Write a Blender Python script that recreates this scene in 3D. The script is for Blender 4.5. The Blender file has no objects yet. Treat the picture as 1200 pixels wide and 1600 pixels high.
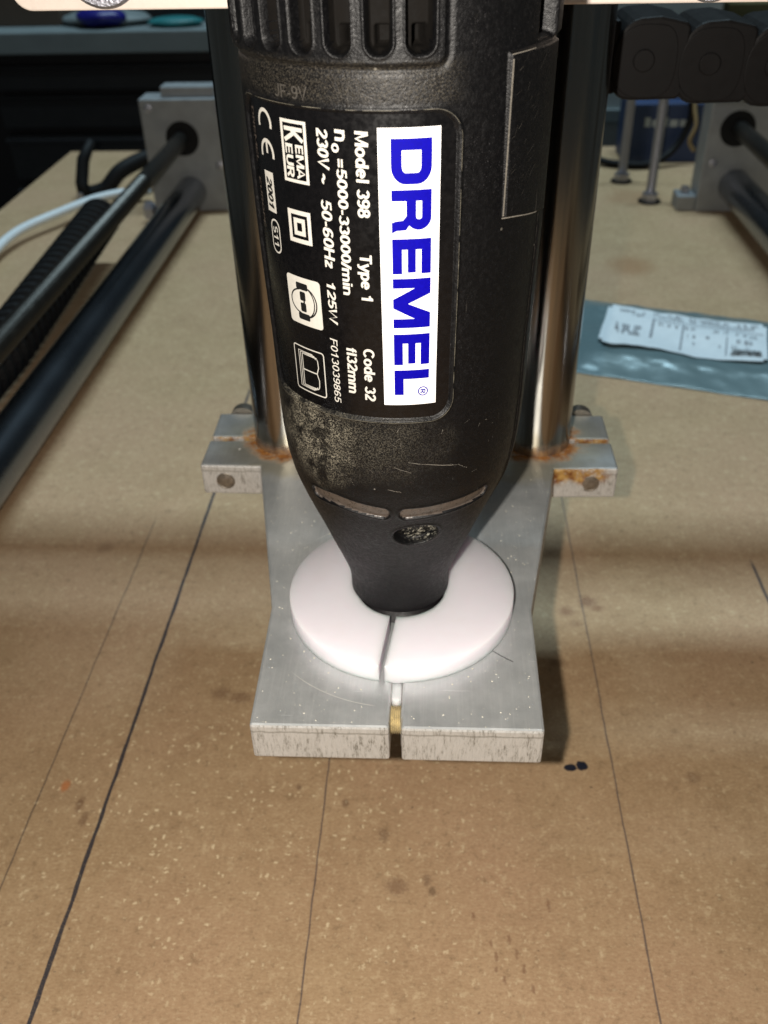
import bpy, bmesh, math, random
import numpy as np
from mathutils import Vector, Matrix, noise as mnoise
random.seed(7)
rng = np.random.default_rng(7)
sc = bpy.context.scene
COL = sc.collection
PI = math.pi
MM = 0.001

# ------------------------------------------------------------------ camera
cam_d = bpy.data.cameras.new('camera')
cam = bpy.data.objects.new('camera', cam_d)
COL.objects.link(cam)
Xa = Vector((0.99858568, 0.04855118, -0.02166626))
Ya = Vector((-0.0109117, 0.58600147, 0.81023652))
Za = Vector((0.0520344, -0.80885417, 0.58570245))
cam.matrix_world = Matrix.Translation((0, 0, 0.245)) @ Matrix((Xa, Ya, Za)).transposed().to_4x4()
cam_d.sensor_fit = 'VERTICAL'
cam_d.sensor_width = 3.6
cam_d.sensor_height = 4.8
cam_d.lens = 4.8 * 1432.745 / 1600
cam_d.clip_start = 0.005
cam_d.clip_end = 20
cam_d.dof.use_dof = True
cam_d.dof.focus_distance = 0.181
cam_d.dof.aperture_fstop = cam_d.lens / 1.2
sc.camera = cam

# ------------------------------------------------------------------ light
w = bpy.data.worlds.new('World')
sc.world = w
w.use_nodes = True
w.node_tree.nodes['Background'].inputs[0].default_value = (0.85, 0.98, 1.0, 1)
w.node_tree.nodes['Background'].inputs[1].default_value = 0.05

def lamp(name, kind, loc, power, color, size, target=None):
    d = bpy.data.lights.new(name, kind)
    d.energy = power
    d.color = color
    if kind == 'AREA':
        d.shape = 'RECTANGLE'; d.size = 1.3; d.size_y = size
    else:
        d.shadow_soft_size = size
    o = bpy.data.objects.new(name, d)
    COL.objects.link(o)
    o.location = loc
    if target:
        o.rotation_euler = (Vector(target) - Vector(loc)).to_track_quat('-Z', 'Y').to_euler()
    return o
lamp('phone_flash', 'POINT', (-0.0165, 0.0, 0.2455), 3.1, (1.0, 0.93, 0.84), 0.0022)
lamp('ceiling_lamp', 'AREA', (0.05, 1.0, 2.0), 35, (0.65, 0.88, 1.0), 0.16, (0.05, 0.45, 0))

sc.view_settings.view_transform = 'Standard'
sc.view_settings.look = 'None'
sc.view_settings.exposure = 0
sc.view_settings.gamma = 1
sc.cycles.max_bounces = 8
sc.cycles.caustics_reflective = True

# ------------------------------------------------------------------ node helper
class NT:
    def __init__(s, name):
        s.m = bpy.data.materials.new(name)
        s.m.use_nodes = True
        s.t = s.m.node_tree
        s.b = s.t.nodes['Principled BSDF']
        s.out = s.t.nodes['Material Output']
    def n(s, typ, **kw):
        nd = s.t.nodes.new(typ)
        for k, v in kw.items():
            setattr(nd, k, v)
        return nd
    def put(s, sock, v):
        if hasattr(v, 'is_linked') or isinstance(v, bpy.types.NodeSocket):
            s.t.links.new(v, sock)
        elif v is not None:
            if isinstance(v, (tuple, list)) and len(v) == 3 and sock.type == 'RGBA':
                v = (*v, 1)
            sock.default_value = v
    def m_(s, op, a, b=None, c=None, clamp=False):
        nd = s.n('ShaderNodeMath', operation=op, use_clamp=clamp)
        s.put(nd.inputs[0], a)
        if b is not None: s.put(nd.inputs[1], b)
        if c is not None: s.put(nd.inputs[2], c)
        return nd.outputs[0]
    def add(s, a, b): return s.m_('ADD', a, b)
    def sub(s, a, b): return s.m_('SUBTRACT', a, b)
    def mul(s, a, b): return s.m_('MULTIPLY', a, b)
    def mx(s, a, b): return s.m_('MAXIMUM', a, b)
    def ss(s, v, lo, hi, a=0.0, b=1.0):      # smooth step map
        nd = s.n('ShaderNodeMapRange', interpolation_type='SMOOTHSTEP')
        s.put(nd.inputs[0], v)
        for i, x in enumerate((lo, hi, a, b)): nd.inputs[i + 1].default_value = x
        return nd.outputs[0]
    def pos(s):
        if not hasattr(s, '_p'):
            s._p = s.n('ShaderNodeNewGeometry').outputs['Position']
            sp = s.n('ShaderNodeSeparateXYZ'); s.put(sp.inputs[0], s._p)
            s.x, s.y, s.z = sp.outputs
        return s._p
    def vec(s, x, y, z):
        nd = s.n('ShaderNodeCombineXYZ')
        for i, v in enumerate((x, y, z)): s.put(nd.inputs[i], v)
        return nd.outputs[0]
    def scale(s, sx, sy, sz):
        s.pos()
        return s.vec(s.mul(s.x, sx), s.mul(s.y, sy), s.mul(s.z, sz))
    def noise(s, scale, detail=3.0, rough=0.55, vec=None, out=0):
        nd = s.n('ShaderNodeTexNoise')
        s.put(nd.inputs['Vector'], vec if vec is not None else s.pos())
        nd.inputs['Scale'].default_value = scale
        nd.inputs['Detail'].default_value = detail
        nd.inputs['Roughness'].default_value = rough
        return nd.outputs[out]
    def voro(s, scale, vec=None, feature='F1', rnd=1.0):
        nd = s.n('ShaderNodeTexVoronoi', feature=feature)
        s.put(nd.inputs['Vector'], vec if vec is not None else s.pos())
        nd.inputs['Scale'].default_value = scale
        nd.inputs['Randomness'].default_value = rnd
        return nd
    def specks(s, scale, keep, size, vec=None):
        """sparse small dots: keep = share of cells that carry one, size in cell units"""
        v = s.voro(scale, vec)
        sp = s.n('ShaderNodeSeparateColor'); s.put(sp.inputs[0], v.outputs['Color'])
        on = s.m_('LESS_THAN', sp.outputs[0], keep)
        r = s.mul(sp.outputs[1], size)
        d = s.sub(r, v.outputs['Distance'])
        return s.mul(on, s.ss(d, 0.0, 0.06))
    def mix(s, f, a, b):
        nd = s.n('ShaderNodeMix', data_type='RGBA')
        s.put(nd.inputs[0], f)
        s.put(nd.inputs[6], a); s.put(nd.inputs[7], b)
        return nd.outputs[2]
    def ramp(s, f, stops):
        nd = s.n('ShaderNodeValToRGB'); s.put(nd.inputs[0], f)
        e = nd.color_ramp.elements
        while len(e) < len(stops): e.new(0.5)
        for el, (p, c) in zip(e, stops):
            el.position = p; el.color = (*c, 1)
        return nd.outputs[0]
    def blob(s, cx, cy, rx, ry, wob=0.35, nscale=150, soft=0.25, cz=None, rz=1):
        """soft irregular patch in world xy (or xyz)"""
        s.pos()
        a = s.mul(s.sub(s.x, cx), 1 / rx); b = s.mul(s.sub(s.y, cy), 1 / ry)
        d2 = s.add(s.mul(a, a), s.mul(b, b))
        if cz is not None:
            c = s.mul(s.sub(s.z, cz), 1 / rz); d2 = s.add(d2, s.mul(c, c))
        d = s.m_('SQRT', d2)
        s._nc = getattr(s, '_nc', {})
        if nscale not in s._nc: s._nc[nscale] = s.noise(nscale, 4)
        n = s.mul(s.sub(s._nc[nscale], 0.5), wob * 3)
        return s.ss(s.add(d, n), 1 - soft, 1 + soft, 1, 0)
    def bump(s, h, strength=0.3, dist=0.0002, prev=None):
        nd = s.n('ShaderNodeBump'); nd.inputs['Strength'].default_value = strength
        nd.inputs['Distance'].default_value = dist
        s.put(nd.inputs['Height'], h)
        if prev is not None: s.put(nd.inputs['Normal'], prev)
        return nd.outputs[0]
    def set(s, color=None, rough=None, metal=None, normal=None, **kw):
        b = s.b.inputs
        if color is not None: s.put(b['Base Color'], color)
        if rough is not None: s.put(b['Roughness'], rough)
        if metal is not None: s.put(b['Metallic'], metal)
        if normal is not None: s.put(b['Normal'], normal)
        for k, v in kw.items(): s.put(b[k.replace('_', ' ')], v)
        return s.m

# ------------------------------------------------------------------ materials
def mat_board():
    t = NT('fibreboard'); t.pos()
    n1 = t.noise(9, 3); n2 = t.noise(45, 7, 0.72); n3 = t.noise(700, 4, 0.7)
    fib = t.noise(1.0, 4, 0.7, t.scale(800, 1300, 800))
    c = t.ramp(n2, [(0.25, (0.335, 0.215, 0.112)), (0.5, (0.415, 0.276, 0.150)), (0.75, (0.485, 0.335, 0.192))])
    c = t.mix(t.mul(t.ss(n1, 0.35, 0.7), 0.7), c, (0.45, 0.275, 0.165))
    c = t.mix(t.mul(t.ss(fib, 0.48, 0.75), 0.6), c, (0.56, 0.43, 0.26))
    c = t.mix(t.mul(t.ss(fib, 0.5, 0.28), 0.6), c, (0.25, 0.16, 0.078))
    mot = t.noise(260, 6, 0.8)
    c = t.mix(t.mul(t.ss(mot, 0.53, 0.66), 0.6), c, (0.60, 0.46, 0.28))
    c = t.mix(t.mul(t.ss(mot, 0.46, 0.32), 0.75), c, (0.24, 0.155, 0.08))
    # pale wood chips pressed in the face, dense in drifts
    drift = t.ss(t.noise(14, 2), 0.42, 0.66)
    wx = t.vec(t.add(t.x, t.mul(t.noise(1900, 3, .7), 0.0020)), t.add(t.y, t.mul(t.noise(1500, 3, .7), 0.0020)), t.z)
    ch = t.mx(t.specks(1.0, 0.40, 0.33, t.vec(t.mul(t.m_('ADD', t.x, t.mul(t.noise(1900, 3, .7), .002)), 620), t.mul(t.add(t.y, t.mul(t.noise(1500, 3, .7), .002)), 340), t.z)),
              t.specks(1.0, 0.40, 0.33, t.vec(t.mul(t.add(t.x, t.mul(t.noise(1700, 3, .7), .002)), 360), t.mul(t.add(t.y, t.mul(t.noise(1300, 3, .7), .002)), 700), t.z)))
    near = t.mx(t.blob(-0.055, 0.175, 0.075, 0.06, 0.3, 30, 0.5), t.mul(t.blob(0.03, 0.15, 0.07, 0.03, 0.3, 30, 0.5), 0.5))
    c = t.mix(t.mul(ch, t.add(t.mul(drift, 0.28), t.mul(near, 0.8))), c, (0.74, 0.59, 0.37))
    ch2 = t.specks(900, 0.34, 0.36, wx)
    c = t.mix(t.mul(ch2, 0.40), c, (0.66, 0.52, 0.33))
    # dark specks
    dk = t.mx(t.specks(210, 0.13, 0.12, wx), t.mul(t.specks(480, 0.16, 0.16, wx), .8))
    c = t.mix(t.mul(dk, 0.75), c, (0.06, 0.035, 0.02))
    # small smudges
    sm = t.ss(t.noise(160, 5, 0.7), 0.70, 0.78)
    c = t.mix(t.mul(sm, 0.35), c, (0.13, 0.07, 0.035))
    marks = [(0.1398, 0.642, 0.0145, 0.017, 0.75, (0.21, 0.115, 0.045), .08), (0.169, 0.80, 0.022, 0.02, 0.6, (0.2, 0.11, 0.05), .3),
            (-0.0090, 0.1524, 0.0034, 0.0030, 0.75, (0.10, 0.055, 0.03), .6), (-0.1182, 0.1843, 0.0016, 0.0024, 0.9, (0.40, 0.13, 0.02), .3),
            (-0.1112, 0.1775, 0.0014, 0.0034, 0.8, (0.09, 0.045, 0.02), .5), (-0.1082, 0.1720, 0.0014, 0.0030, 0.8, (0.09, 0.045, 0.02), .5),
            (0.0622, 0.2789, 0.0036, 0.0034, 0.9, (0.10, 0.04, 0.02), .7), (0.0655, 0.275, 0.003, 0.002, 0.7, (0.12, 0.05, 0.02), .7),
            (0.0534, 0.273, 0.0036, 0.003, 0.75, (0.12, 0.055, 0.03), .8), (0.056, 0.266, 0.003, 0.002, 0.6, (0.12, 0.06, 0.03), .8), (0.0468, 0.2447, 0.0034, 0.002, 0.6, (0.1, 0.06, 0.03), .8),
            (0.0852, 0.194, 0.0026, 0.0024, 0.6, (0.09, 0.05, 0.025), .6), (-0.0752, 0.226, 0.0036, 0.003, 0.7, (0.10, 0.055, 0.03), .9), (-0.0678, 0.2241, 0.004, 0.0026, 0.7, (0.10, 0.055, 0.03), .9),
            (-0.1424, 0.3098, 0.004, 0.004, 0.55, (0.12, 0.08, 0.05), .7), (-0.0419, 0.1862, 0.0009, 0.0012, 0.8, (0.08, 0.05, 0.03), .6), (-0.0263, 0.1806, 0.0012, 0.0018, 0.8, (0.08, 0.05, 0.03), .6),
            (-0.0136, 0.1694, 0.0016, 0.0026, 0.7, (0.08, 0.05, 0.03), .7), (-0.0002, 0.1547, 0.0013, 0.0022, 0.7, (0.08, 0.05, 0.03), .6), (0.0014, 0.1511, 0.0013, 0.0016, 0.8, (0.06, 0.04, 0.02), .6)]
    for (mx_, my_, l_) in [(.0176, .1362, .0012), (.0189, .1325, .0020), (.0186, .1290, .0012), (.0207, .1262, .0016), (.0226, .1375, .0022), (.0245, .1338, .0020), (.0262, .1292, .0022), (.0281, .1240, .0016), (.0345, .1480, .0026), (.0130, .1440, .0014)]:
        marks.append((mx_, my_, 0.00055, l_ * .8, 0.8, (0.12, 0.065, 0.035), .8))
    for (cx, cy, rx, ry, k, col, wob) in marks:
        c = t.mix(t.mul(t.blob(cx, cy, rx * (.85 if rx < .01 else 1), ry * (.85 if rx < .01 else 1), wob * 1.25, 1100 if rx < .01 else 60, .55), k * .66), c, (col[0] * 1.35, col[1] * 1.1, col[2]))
    # ink dots
    for (cx, cy, rx, ry) in [(0.0462, 0.1968, 0.0022, 0.0014), (0.0500, 0.1976, 0.0019, 0.0018)]:
        c = t.mix(t.blob(cx, cy, rx, ry, 0.30, 500, 0.12), c, (0.008, 0.010, 0.022))
    # pencil and marker lines drawn along the board
    wn = t.sub(t.noise(60, 2), 0.5)
    gr = t.noise(2500, 3, 0.7)
    for (x0, hw, y0, y1, k, col, slope) in [(-0.1029, 0.00062, -1, .9, 0.97, (0.028, 0.028, 0.038), 0), (-0.1255, 0.00022, -1, .33, 0.75, (0.045, 0.035, 0.035), 0),
                                     (-0.0331, 0.00022, -1, .6, 0.75, (0.05, 0.04, 0.05), 0), (0.0600, 0.00024, -1, .42, 0.72, (0.05, 0.045, 0.055), 0),
                                     (0.1338, 0.0006, -1, .305, 0.85, (0.03, 0.03, 0.04), 0)]:
        xx = t.add(t.sub(t.x, x0), t.mul(wn, 0.0010))
        ww = t.add(hw, t.mul(t.sub(t.noise(90, 3), 0.5), hw * 1.2))
        d = t.sub(ww, t.m_('ABSOLUTE', xx))
        e = t.ss(d, -0.00012, 0.00008)
        e = t.mul(e, t.ss(t.y, y1 + 0.004, y1 - 0.004))
        e = t.mul(e, t.ss(gr, 0.30, 0.46, 0.35, k))
        c = t.mix(e, c, col)
    h = t.add(t.mul(fib, 0.6), t.mul(n3, 0.6))
    return t.set(c, 0.62, 0, t.bump(t.add(h, t.mul(ch, .6)), 0.45, 0.0003))

TUBES = [(-0.0484, 0.2612), (0.0342, 0.2612)]
def mat_alu_top():
    t = NT('milled_aluminium'); t.pos()
    br = t.noise(1.0, 4, 0.65, t.scale(1600, 60, 300))
    n2 = t.noise(70, 6, 0.7)
    c = t.ramp(n2, [(0.3, (0.46, 0.485, 0.49)), (0.7, (0.63, 0.65, 0.65))])
    c = t.mix(t.mul(t.ss(br, 0.45, 0.8), 0.3), c, (0.78, 0.79, 0.78))
    # oil and rust that ran from the tube feet
    rust = None; oil = None
    for (cx, cy) in TUBES:
        a = t.sub(t.x, cx); b = t.sub(t.y, cy)
        d = t.m_('SQRT', t.add(t.mul(a, a), t.mul(b, b)))
        d = t.add(d, t.mul(t.sub(t.noise(120, 6, 0.7), 0.5), 0.014))
        r = t.ss(d, 0.0115, 0.0165, 1, 0); o = t.ss(d, 0.013, 0.028, 1, 0)
        rust = r if rust is None else t.mx(rust, r)
        oil = o if oil is None else t.mx(oil, o)
    oil2 = t.mx(t.blob(-0.045, 0.244, 0.016, 0.006, 0.5, 200, 0.6), t.blob(0.033, 0.243, 0.014, 0.007, 0.5, 200, 0.6))
    c = t.mix(t.mul(t.mx(oil, oil2), 0.55), c, (0.44, 0.39, 0.24))
    rc = t.ramp(t.noise(420, 4, 0.7), [(0.3, (0.13, 0.045, 0.012)), (0.55, (0.36, 0.145, 0.03)), (0.75, (0.50, 0.30, 0.10))])
    rm = t.mul(rust, t.ss(t.noise(300, 4, 0.7), 0.25, 0.5))
    c = t.mix(rm, c, rc)
    sp = t.specks(330, 0.16, 0.2)
    sp = t.mul(sp, t.ss(t.noise(40, 2), 0.4, 0.6, 0.3, 1))
    c = t.mix(sp, c, (0.85, 0.84, 0.78))
    dk = t.specks(240, 0.05, 0.13)
    c = t.mix(t.mul(dk, 0.8), c, (0.08, 0.08, 0.07))
    sc_ = t.ss(t.noise(1.0, 2, 0.5, t.scale(90, 1500, 10)), 0.70, 0.74)
    c = t.mix(t.mul(sc_, 0.4), c, (0.85, 0.86, 0.86))
    metal = t.sub(t.sub(0.62, t.mul(rm, 0.8)), t.mul(sp, 0.8))
    rough = t.add(t.ss(n2, 0.3, 0.7, 0.40, 0.50), t.mul(rm, 0.3))
    h = t.add(t.mul(br, 0.5), t.mul(sp, 1.0))
    # a pencil tick beside the disc
    ax_, ay_ = t.sub(t.x, 0.0175), t.sub(t.y, 0.1605)
    u = t.add(t.mul(ax_, 0.80), t.mul(ay_, -0.60)); v = t.add(t.mul(ax_, 0.60), t.mul(ay_, 0.80))
    tick = t.mul(t.ss(t.m_('ABSOLUTE', t.add(v, t.mul(t.sub(t.noise(700, 2), .5), .0005))), 0.00010, 0.00022, 1, 0), t.ss(t.m_('ABSOLUTE', u), 0.0028, 0.0033, 1, 0))
    c = t.mix(t.mul(tick, .9), c, (0.03, 0.03, 0.035))
    metal = t.mul(metal, t.sub(1.0, tick))
    # scribed arc left of the slot
    a = t.sub(t.x, -0.0076); b = t.sub(t.y, 0.1797)
    d = t.m_('SQRT', t.add(t.mul(a, a), t.mul(b, b)))
    arc = t.mul(t.ss(t.m_('ABSOLUTE', t.sub(d, 0.0362)), 0.00005, 0.00016, 1, 0), t.mul(t.ss(t.x, -0.012, -0.014), t.ss(t.x, -0.034, -0.030)))
    c = t.mix(t.mul(arc, 0.7), c, (0.95, 0.94, 0.88))
    t.set(c, rough, metal, t.bump(h, 0.35, 0.00012))
    t.b.inputs['Anisotropic'].default_value = 0.4
    return t.m

def mat_alu_cut():
    t = NT('sawn_aluminium'); t.pos()
    st = t.noise(1.0, 6, 0.75, t.scale(1700, 1700, 330)); pt = t.noise(130, 4, .65)
    st2 = t.noise(1.0, 3, 0.6, t.scale(2600, 2600, 260))
    c = t.ramp(t.add(st, t.mul(t.sub(pt, .5), .35)), [(0.30, (0.14, 0.13, 0.105)), (0.40, (0.36, 0.35, 0.325)), (0.48, (0.53, 0.525, 0.505)), (0.8, (0.66, 0.65, 0.635))])
    pit = t.ss(st, 0.36, 0.29)
    # a burr line that the saw left under the top edge
    ln = t.ss(t.m_('ABSOLUTE', t.add(t.sub(t.z, 0.0838), t.mul(t.sub(t.noise(240, 3), .5), 0.0012))), 0.0001, 0.0004, 1, 0)
    c = t.mix(t.mul(ln, 0.5), c, (0.17, 0.16, 0.13))
    rust = t.mx(t.blob(0.0405, 0.2440, 0.007, 0.01, 0.5, 260, .35, 0.0845, 0.0042), t.blob(0.0497, 0.2440, 0.0062, 0.01, 0.45, 260, .35, 0.0835, 0.0038))
    rust = t.mx(rust, t.mul(t.blob(-0.0670, 0.2440, 0.0028, 0.01, 0.3, 260, .3, 0.0800, 0.0026), 0.7))
    rust = t.mx(rust, t.mul(t.ss(t.y, 0.2588, 0.2595), t.mul(t.ss(t.y, .2635, .2625), t.ss(t.noise(200, 3), .35, .55))))
    c = t.mix(t.mul(rust, t.ss(t.noise(420, 3, .7), .25, .5)), c, t.ramp(t.noise(300, 3, .7), [(.35, (0.16, 0.05, 0.012)), (.7, (0.55, 0.34, 0.10))]))
    metal = t.sub(0.35, t.mul(rust, 0.3))
    return t.set(c, 0.5, metal, t.bump(t.add(st, t.mul(st2, 0.5)), 0.6, 0.0003))

def mat_tube():
    t = NT('ground_steel'); t.pos()
    st = t.noise(1.0, 3, 0.6, t.scale(500, 500, 12))
    c = t.ramp(st, [(0.3, (0.24, 0.23, 0.21)), (0.7, (0.34, 0.325, 0.30))])
    refl = t.noise(1.0, 4, 0.7, t.scale(330, 330, 7))  # brown and bluish streaks painted in as reflections of the surroundings
    c = t.mix(t.mul(t.ss(refl, .5, .72), .55), c, (0.12, 0.075, 0.04))
    c = t.mix(t.mul(t.ss(refl, .45, .3), .4), c, (0.14, 0.18, 0.21))
    rm = t.mul(t.ss(t.add(t.z, t.mul(t.sub(t.noise(260, 4, .7), .5), .006)), 0.0905, 0.0865), 0.75)
    c = t.mix(rm, c, t.ramp(t.noise(500, 3), [(.3, (.12, .045, .012)), (.7, (.42, .22, .06))]))
    sp = t.specks(300, 0.06, 0.15)
    c = t.mix(t.mul(sp, .6), c, (0.8, 0.75, 0.65))
    met = t.sub(1.0, t.mul(rm, .8))
    tan = t.n('ShaderNodeTangent', direction_type='RADIAL', axis='Z')
    t.put(t.b.inputs['Tangent'], tan.outputs[0])
    t.b.inputs['Anisotropic'].default_value = 0.6
    t.b.inputs['Anisotropic Rotation'].default_value = 0.25
    return t.set(c, t.add(0.16, t.mul(rm, .4)), met, t.bump(t.noise(1.0, 2, .5, t.scale(60, 60, 900)), 0.03, 0.0001))

def mat_body():
    t = NT('black_moulded_plastic'); t.pos()
    gr = t.noise(2600, 3, 0.6); g2 = t.noise(1100, 4, 0.7)
    c = t.mix(t.ss(g2, 0.5, 0.8), (0.0024, 0.0024, 0.0028), (0.0062, 0.0062, 0.0068))
    # fine pale dust caught in the grain
    f1 = t.mul(t.ss(t.noise(3200, 2, .5), 0.62, 0.74), t.ss(t.noise(90, 3), 0.40, 0.68))
    c = t.mix(t.mul(f1, 0.16), c, (0.165, 0.155, 0.16))
    sp = t.specks(420, 0.12, 0.17)
    sp = t.mul(sp, t.ss(t.noise(70, 3), 0.42, 0.6))
    c = t.mix(t.mul(sp, 0.6), c, (0.26, 0.24, 0.20))
    # the dusty rubbed patch low on the left flank and on the shoulder under the vents
    nq = t.noise(240, 4, .7)
    p1 = t.mul(t.blob(-0.0255, 0.1615, 0.0085, 0.012, 0.5, 200, 0.85, 0.1475, 0.0085), t.ss(nq, .34, .6))
    p4 = t.mul(t.blob(-0.0150, 0.1560, 0.012, 0.012, 0.5, 200, 0.9, 0.1485, 0.007), .16)
    p1 = t.mx(p1, p4)
    p2 = t.mul(t.ss(t.z, 0.2115, 0.2135), t.ss(t.z, 0.2195, 0.2175))
    p2 = t.mul(p2, t.ss(t.x, 0.006, 0.0))
    nz = t.ss(t.noise(3600, 3, 0.8), 0.46, 0.64)
    c = t.mix(t.mul(t.mul(p1, t.ss(nz, .0, .7)), 0.9), c, (0.42, 0.38, 0.29))
    c = t.mix(t.mul(t.mul(p2, nz), 0.20), c, (0.22, 0.19, 0.14))
    # streaky rub marks lower down
    st = t.mul(t.ss(t.noise(1.0, 3, .6, t.scale(900, 900, 90)), 0.66, 0.76), t.ss(t.noise(60, 2), .45, .6))
    c = t.mix(t.mul(st, 0.14), c, (0.24, 0.22, 0.19))
    # grey fluff in the hole
    p3 = t.blob(-0.0025, 0.166, 0.0042, 0.006, 0.2, 300, .3, 0.1225, 0.0032)
    c = t.mix(t.mul(p3, t.ss(t.noise(1300, 4, .8), .52, .62)), c, (0.42, 0.40, 0.33))
    r = t.ss(g2, 0.3, 0.7, 0.36, 0.55)
    t.b.inputs['Specular IOR Level'].default_value = 0.28
    return t.set(c, r, 0, t.bump(t.add(gr, t.mul(g2, 0.8)), 0.6, 0.00016))

def simple(name, color, rough=0.5, metal=0.0, nscale=200, var=0.15, bump=0.15, **kw):
    t = NT(name); t.pos()
    n = t.noise(nscale, 4, .6)
    lo = tuple(max(0, x * (1 - var)) for x in color); hi = tuple(min(1, x * (1 + var)) for x in color)
    c = t.mix(n, lo, hi)
    t.set(c, t.ss(n, .3, .7, max(.03, rough - .06), min(1, rough + .06)), metal, t.bump(n, bump, 0.0002) if bump else None)
    for k, v in kw.items(): t.put(t.b.inputs[k.replace('_', ' ')], v)
    return t.m

def mat_disc():
    t = NT('milky_plastic'); t.pos()
    n = t.noise(300, 3)
    sc_ = t.ss(t.noise(1.0, 2, 0.5, t.scale(150, 1200, 10)), 0.73, 0.76)
    c = t.mix(n, (0.72, 0.685, 0.735), (0.75, 0.715, 0.765))
    c = t.mix(t.mul(t.ss(t.noise(55, 5, .7), .5, .75), .22), c, (.66, .61, .60))
    c = t.mix(t.mul(sc_, .3), c, (.95, .93, .95))
    dk = t.specks(120, .05, .06)
    c = t.mix(t.mul(dk, .6), c, (.4, .35, .3))
    t.set(c, 0.34, 0, t.bump(n, 0.05, 0.0001))
    t.b.inputs['Subsurface Weight'].default_value = 1.0
    t.b.inputs['Subsurface Radius'].default_value = (0.0065, 0.0052, 0.0056)
    t.b.inputs['Subsurface Scale'].default_value = 1.0
    return t.m

M = {}
M['board'] = mat_board()
M['alu'] = mat_alu_top()
M['cut'] = mat_alu_cut()
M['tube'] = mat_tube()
M['body'] = mat_body()
M['disc'] = mat_disc()
M['panel'] = simple('gloss_black_label', (0.0030, 0.0028, 0.0032), 0.25, 0, 900, .5, .05)
M['smoke'] = simple('grey_recess_plastic', (0.075, 0.06, 0.05), 0.30, 0, 900, .6, .3)
M['vent'] = simple('dark_vent_floor', (0.0035, 0.0028, 0.0022), 0.8, 0, 500, .6, .3, Specular_IOR_Level=0.12)
M['print'] = simple('cream_print', (0.55, 0.53, 0.48), 0.5, 0, 1500, .10, .0)
M['white'] = simple('white_label_print', (0.86, 0.85, 0.84), 0.45, 0, 400, .02, .0)
M['blue'] = simple('blue_label_ink', (0.0020, 0.0004, 0.255), 0.6, 0, 1800, .3, .0, Specular_IOR_Level=0.08)
M['ink'] = simple('black_label_ink', (0.008, 0.008, 0.008), 0.4, 0, 800, .2, .0)
M['scuff'] = simple('pale_scuff', (0.17, 0.155, 0.13), 0.7, 0, 2500, .8, .4)
M['faint'] = simple('faint_dusty_relief', (0.045, 0.04, 0.033), 0.7, 0, 2500, .9, .4)
M['faint2'] = simple('rubbed_edge', (0.11, 0.10, 0.075), 0.6, 0, 2500, .9, .4)
M['cream'] = simple('bare_alu_edge', (0.80, 0.70, 0.62), 0.55, 0.15, 500, .05, .3)
M['zinc'] = simple('zinc_bolt', (0.42, 0.42, 0.47), 0.35, 0.9, 1400, .5, 1.0)
M['brass'] = simple('brassy_thread', (0.66, 0.58, 0.38), 0.38, 0.5, 900, .35, .4)
M['chain'] = simple('black_chain_nylon', (0.0062, 0.0056, 0.0056), 0.55, 0, 300, .2, .1, Specular_IOR_Level=0.15)
M['blackr'] = simple('black_rubber', (0.006, 0.006, 0.0065), 0.6, 0, 500, .4, .3, Specular_IOR_Level=0.2)
M['rod'] = simple('dark_ground_rod', (0.20, 0.215, 0.245), 0.24, 1.0, 6, .08, .0)
M['screw'] = simple('oily_screw_steel', (0.042, 0.039, 0.035), 0.36, 0.8, 300, .3, .2)
M['block'] = simple('grey_cast_block', (0.29, 0.30, 0.31), 0.5, 0.35, 90, .25, .4)
M['bluefoil'] = None
M['wcable'] = simple('white_cable', (0.72, 0.77, 0.80), 0.4, 0, 200, .06, .1)
M['drawer'] = simple('dark_drawer_paint', (0.022, 0.025, 0.029), 0.45, 0, 60, .3, .1)
M['cab'] = simple('black_cabinet', (0.008, 0.008, 0.010), 0.6, 0, 60, .3, .1)
M['shelf'] = simple('grey_shelf_board', (0.17, 0.20, 0.205), 0.55, 0, 40, .15, .1)
M['bblue'] = simple('deep_blue_plastic', (0.008, 0.008, 0.16), 0.35, 0, 60, .15, .05)
M['teal'] = simple('teal_plastic', (0.02, 0.16, 0.17), 0.4, 0, 60, .15, .05)
M['brown'] = simple('brown_carton', (0.07, 0.05, 0.035), 0.7, 0, 30, .4, .2)
M['boxblue'] = simple('blue_carton', (0.022, 0.045, 0.12), 0.5, 0, 50, .2, .1)
M['pale'] = simple('pale_grey_panel', (0.42, 0.47, 0.48), 0.5, 0, 30, .12, .1)
M['olive'] = simple('olive_carton', (0.09, 0.08, 0.03), 0.7, 0, 30, .2, .1)
M['floor'] = simple('dark_floor', (0.03, 0.03, 0.032), 0.8, 0, 5, .3, .1)
M['yellow'] = simple('ochre_wire', (0.26, 0.19, 0.09), 0.5, 0, 100, .1, .1)
def mat_bag():
    t = NT('blue_grey_film'); t.pos()
    n = t.noise(25, 3); n2 = t.noise(140, 3, .6)
    c = t.mix(n, (0.125, 0.185, 0.20), (0.165, 0.235, 0.25))
    return t.set(c, 0.28, 0.15, t.bump(t.add(n, t.mul(n2, .3)), 0.5, 0.002))
M['bag'] = mat_bag()
M['paper'] = simple('label_paper', (0.68, 0.74, 0.78), 0.5, 0, 200, .05, .1)
M['rustbolt'] = simple('dull_screw_head', (0.26, 0.235, 0.20), 0.45, 0.8, 700, .5, .6)

# ------------------------------------------------------------------ object helpers
def tag(o, label=None, cat=None, group=None, kind=None):
    if label: o['label'] = label
    if cat: o['category'] = cat
    if group: o['group'] = group
    if kind: o['kind'] = kind
    return o

def thing(name, loc, label, cat, group=None):
    o = bpy.data.objects.new(name, None)
    o.empty_display_size = 0.01
    COL.objects.link(o); o.location = loc
    return tag(o, label, cat, group)

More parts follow.
